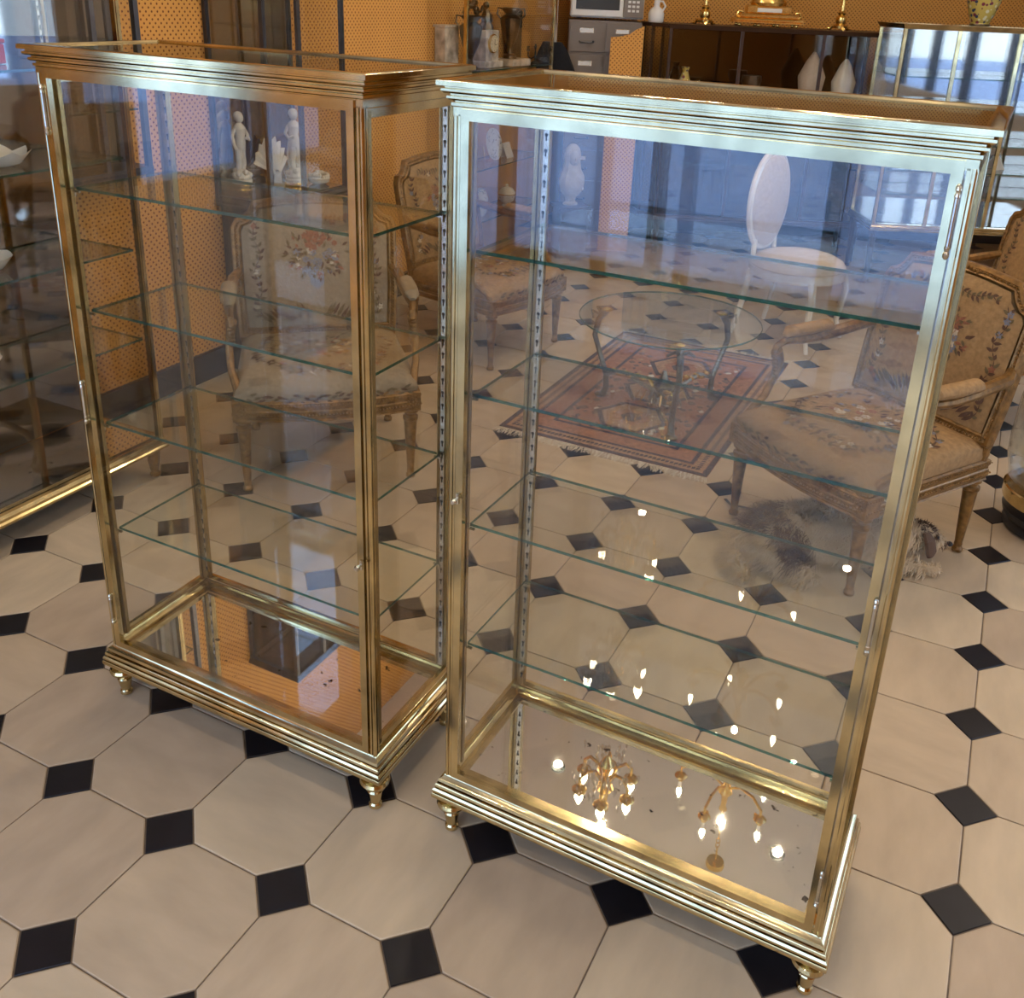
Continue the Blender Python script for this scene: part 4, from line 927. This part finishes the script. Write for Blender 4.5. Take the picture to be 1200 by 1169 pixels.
# ------------------------------------------------------------------ chandeliers (seen mirrored in shelves and floor mirrors)
def chandelier(label, loc, zb, R_, n, metal, crystals, name, bd=0.0, br=1.0):
    t = thing(name, label, 'chandelier', (loc[0], loc[1], 0))
    q = MB(); z = zb + .34
    while z < CEIL - .05:
        q.tube([(.012 * cos(a), 0, z + .02 * sin(a)) if int(z * 50) % 2 else (0, .012 * cos(a), z + .02 * sin(a)) for a in [k * pi / 4 for k in range(8)]], .0028, metal, None, 5, 1, True); z += .032
    q.lathe([(.05, CEIL - .03), (.055, CEIL - .01), (.055, CEIL)], metal); q.build('chain', t)
    ld = bpy.data.lights.new('candle_light', 'POINT'); ld.energy = 22 if crystals else 46; ld.color = (1, .82, .6); ld.shadow_soft_size = .015; lo = bpy.data.objects.new('candle_light', ld); col.objects.link(lo); lo.location = (loc[0], loc[1], zb + .42)
    q = MB(); q.lathe([(.006, zb), (.02, zb + .02), (.035, zb + .05), (.02, zb + .08), (.014, zb + .12), (.03, zb + .16), (.04, zb + .19), (.02, zb + .22), (.014, zb + .29), (.024, zb + .32), (.006, zb + .345)], metal, None, 20); q.build('stem', t)
    for k in range(n):
        a = 2 * pi * k / n + .3; P = lambda r, z: (r * cos(a), r * sin(a), z)
        q = MB(); q.tube([P(.02, zb + .15), P(R_ * .4, zb + .08), P(R_ * .75, zb + .07), P(R_, zb + .11), P(R_, zb + .16), P(R_ * .85, zb + .165)], .008, metal, None, 8)
        q.lathe([(.012, zb + .15), (.034, zb + .165), (.036, zb + .17), (.015, zb + .175), (.016, zb + .2)], metal, T(R_ * cos(a), R_ * sin(a), 0), 16); ar = q.build('arm', t)
        q = MB(); q.lathe([(.009, zb + .17), (.009, zb + .26 - bd)], 'porcelain', T(R_ * cos(a), R_ * sin(a), 0), 10); q.build('candle', ar)
        q = MB(); q.lathe([(.005, zb + .26 - bd), (.013 * br, zb + .275 - bd), (.014 * br, zb + .29 - bd), (.008 * br, zb + .31 - bd), (.001, zb + .33 - bd)], 'bulb', T(R_ * cos(a), R_ * sin(a), 0), 10); q.build('bulb', ar)
    if crystals:
        q = MB()
        for k in range(80):
            a = rnd.uniform(0, 6.28); r_ = R_ * rnd.uniform(.2, 1.2); z = zb + rnd.uniform(.0, .17)
            q.lathe([(.0008, z + .05), (.0035, z + .04), (.009, z + .016), (.006, z + .004), (.0005, z)][::-1], 'crystal', T(r_ * cos(a), r_ * sin(a), 0), 6)
        q.build('crystal_drops', t, None, 0, 0, 'stuff')
chandelier('crystal chandelier with lit candle bulbs, seen mirrored in the glass shelves', (.44, 3.56), 1.835, .13, 6, 'gold', True, 'crystal_chandelier', .07, 1.35)
chandelier('gilded chandelier on a chain, seen mirrored in the right cabinet floor', (1.22, 4.3), 2.55, .26, 5, 'gold', False, 'gilt_chandelier')
# ------------------------------------------------------------------ glass hurricane and black shade at the right edge
HX, HY = 1.955, 3.16
t = thing('glass_hurricane', 'big clear glass hurricane lamp with brass rim and black foot, cut off at right', 'lamp', (HX, HY, 0))
q = MB(); q.lathe([(.15, .001), (.165, .008), (.17, .03), (.165, .045), (.175, .06), (.18, .08), (.17, .10), (.172, .115)], 'black_plastic', None, 40); q.build('foot', t)
q = MB(); q.lathe([(.172, .112), (.186, .116), (.19, .13), (.19, .165), (.184, .17)], 'brass', None, 40); q.build('brass_rim', t)
q = MB(); q.lathe([(.15, .172), (.182, .20), (.200, .28), (.203, .36), (.196, .50), (.176, .64), (.165, .70), (.161, .70), (.172, .62), (.191, .5), (.198, .36), (.195, .28), (.177, .205), (.14, .18)], 'clear_ware', None, 48); q.build('glass_bowl', t)
q = MB(); rnd = random.Random(8)
for k in range(60):
    a = rnd.uniform(0, 6.28); r_ = .12 * rnd.random(); r2 = r_ + rnd.uniform(0, .04)
    q.tube([(r_ * cos(a), r_ * sin(a), .175), (r2 * cos(a), r2 * sin(a), .175 + rnd.uniform(.02, .08))], .0018, 'crystal', None, 4)
q.build('crystal_twigs', t, None, 0, 0, 'stuff')
q = MB(); q.lathe([(.012, .172), (.012, .74)], 'brass', None, 12); q.build('rod', t)
q = MB(); q.lathe([(.185, .735), (.183, .739), (.125, .96), (.122, .96), (.121, .958), (.180, .738)], 'black_cloth', None, 40); q.lathe([(.186, .733), (.1875, .737), (.184, .742)], 'cord', None, 40); q.build('lamp_shade', t, None, 0, 50)
# ------------------------------------------------------------------ dog lying under the chair
t = thing('dog', 'shaggy cream and brown dog lying under the right armchair, head to the right', 'dog', (1.08, 2.92, 0), .12)
def skin(name, pts, edges, parent, mat, sub=2):
    me = bpy.data.meshes.new(name); me.from_pydata([p[:3] for p in pts], edges, []); me.materials.append(MT[mat])
    o = bpy.data.objects.new(name, me); col.objects.link(o)
    sk = o.modifiers.new('skin', 'SKIN'); lay = me.skin_vertices[0].data if me.skin_vertices else None
    if lay is None:
        bm = bmesh.new(); bm.from_mesh(me); bm.verts.layers.skin.verify(); bm.to_mesh(me); bm.free(); lay = me.skin_vertices[0].data
    for i, p in enumerate(pts): lay[i].radius = (p[3], p[3] * (p[4] if len(p) > 4 else 1)); lay[i].use_root = i == 0
    sb = o.modifiers.new('sub', 'SUBSURF'); sb.levels = sub; sb.render_levels = sub
    dg = bpy.context.evaluated_depsgraph_get(); me2 = bpy.data.meshes.new_from_object(o.evaluated_get(dg)); o.modifiers.clear(); o.data = me2
    for p in me2.polygons: p.use_smooth = True
    if not me2.materials: me2.materials.append(MT[mat])
    o.parent = parent
    return o
pts = [(-.16, 0, .10, .085), (-.26, .01, .085, .075), (-.04, 0, .105, .085), (.09, 0, .10, .075), (.18, -.01, .10, .055), (.25, -.02, .10, .045),   # trunk, neck
       (.30, -.03, .095, .048), (.345, -.04, .075, .028), (.375, -.045, .066, .019),     # skull, muzzle
       (-.24, -.09, .05, .038), (-.14, -.15, .03, .022), (-.20, -.19, .018, .016),       # hind leg folded
       (-.24, .10, .05, .036), (-.16, .15, .028, .02),
       (.13, -.08, .04, .026), (.24, -.12, .022, .018), (.32, -.14, .018, .018),          # fore legs stretched
       (.13, .08, .04, .026), (.24, .09, .022, .018), (.32, .08, .018, .018),
       (-.33, .03, .05, .030), (-.38, -.06, .03, .026), (-.36, -.16, .02, .018)]           # tail
ed = [(0, 1), (0, 2), (2, 3), (3, 4), (4, 5), (5, 6), (6, 7), (7, 8), (1, 9), (9, 10), (10, 11), (1, 12), (12, 13), (3, 14), (14, 15), (15, 16), (3, 17), (17, 18), (18, 19), (1, 20), (20, 21), (21, 22)]
body = skin('body', pts, ed, t, 'fur')
rnd = random.Random(21); q = MB(); me = body.data
tot = [p.area for p in me.polygons]; import bisect, itertools
cum = list(itertools.accumulate(tot)); NP = 15000
for k in range(NP):
    p = me.polygons[bisect.bisect(cum, rnd.random() * cum[-1]) % len(me.polygons)]
    vv = [me.vertices[i].co for i in p.vertices]; a, b2 = rnd.random(), rnd.random()
    c_ = (vv[0] * (1 - a) + vv[1] * a) * (1 - b2) + (vv[-1] * (1 - a) + vv[-2 if len(vv) > 3 else -1] * a) * b2; nrm = p.normal
    face_ = c_.x > .26
    L = rnd.uniform(.012, .025) if face_ else rnd.uniform(.03, .075)
    flow = Vector((-.55 if not face_ else -.2, .3 * noise.noise(c_ * 12), -.75)); dr_ = (nrm * .55 + flow * .6 + Vector((rnd.uniform(-.3, .3),) * 1 + (rnd.uniform(-.3, .3), rnd.uniform(-.2, .2)))).normalized()
    e = c_ + dr_ * L; m2 = c_ + (nrm * .8 + dr_ * .5).normalized() * L * .5; e.z = max(.003, e.z); m2.z = max(.004, m2.z)
    sd = nrm.cross(dr_); sd = sd.normalized() * .0016 if sd.length > .01 else Vector((.0016, 0, 0))
    dark = noise.noise(c_ * 5 + Vector((3, 1, 0))) > .28 and c_.z > .05 or (.27 < c_.x < .335 and c_.z > .09)
    q.add([c_ - sd, c_ + sd, m2 + sd * .8, m2 - sd * .8, e], [(0, 1, 2, 3), (3, 2, 4)], 'fur_dark' if dark else 'fur')
q.build('fur_coat', body, None, 0, 0, 'stuff')
q = MB(); q.ball((.393, -.048, .066), (.010, .012, .009), 'dog_nose'); q.build('nose', t)
for s in (-1, 1):
    q = MB(); q.ball((.333, -.037 + s * .027, .102), .0075, 'dog_nose'); q.build('eye', t)
    q = MB(); q.tube([(.285, -.03 + s * .04, .125), (.29, -.03 + s * .062, .105), (.30, -.03 + s * .066, .065), (.305, -.03 + s * .06, .045)], lambda u_: .010 + .014 * sin(pi * (u_ * .8 + .1)), 'fur_dark', None, 8, .5); q.build('ear', t)
# leash
q = MB(); q.tube([(.765, 3.27, .012), (.78, 3.235, .009), (.86, 3.205, .009), (.95, 3.22, .009), (1.04, 3.20, .009)], .007, 'leash', None, 8, .35)
q.ball((.90, 3.213, .012), .011, 'brass_steel')
tag(q.build('dog_leash', None), 'dark flat leash lying from the chair leg to the dog', 'leash')
# ------------------------------------------------------------------ cream side chair beyond the table
t = thing('side_chair', 'pale cream armless chair with tall oval back, seen through the blue top of the door', 'chair', (1.46, 5.24, 0), .86)
q = MB(); q.ball((0, .215, .76), (.20, .05, .26), 'cream_fabric', None, 24, 14); q.build('back_cushion', t)
q = MB(); q.tube([(.205 * cos(a), .225, .76 + .265 * sin(a)) for a in [k * pi / 14 for k in range(28)]], .018, 'porcelain', None, 8, 1, True)
for k in (-2, -1, 0, 1, 2): q.ball((k * .022, .215, 1.035 - abs(k) * .006), (.016, .014, .016), 'porcelain')
q.build('back_frame', t)
q = MB(); q.ball((0, 0, .44), (.27, .26, .07), 'cream_fabric', None, 24, 10); q.build('seat', t)
q = MB(); q.lathe([(.25, .38), (.265, .385), (.265, .43), (.25, .435)], 'porcelain', None, 30); q.build('seat_rail', t)
for sx in (-1, 1):
    q = MB(); q.tube([(sx * .19, -.19, .40), (sx * .21, -.21, .30), (sx * .19, -.19, .12), (sx * .21, -.22, .012)], lambda u_: .024 - .012 * u_, 'porcelain'); q.build('leg', t)
    q = MB(); q.tube([(sx * .17, .19, .40), (sx * .18, .22, .2), (sx * .19, .26, .012)], lambda u_: .02 - .007 * u_, 'porcelain'); q.build('leg', t)
    q = MB(); q.tube([(sx * .12, .215, .42), (sx * .11, .22, .56)], .016, 'porcelain'); q.build('stile', t)
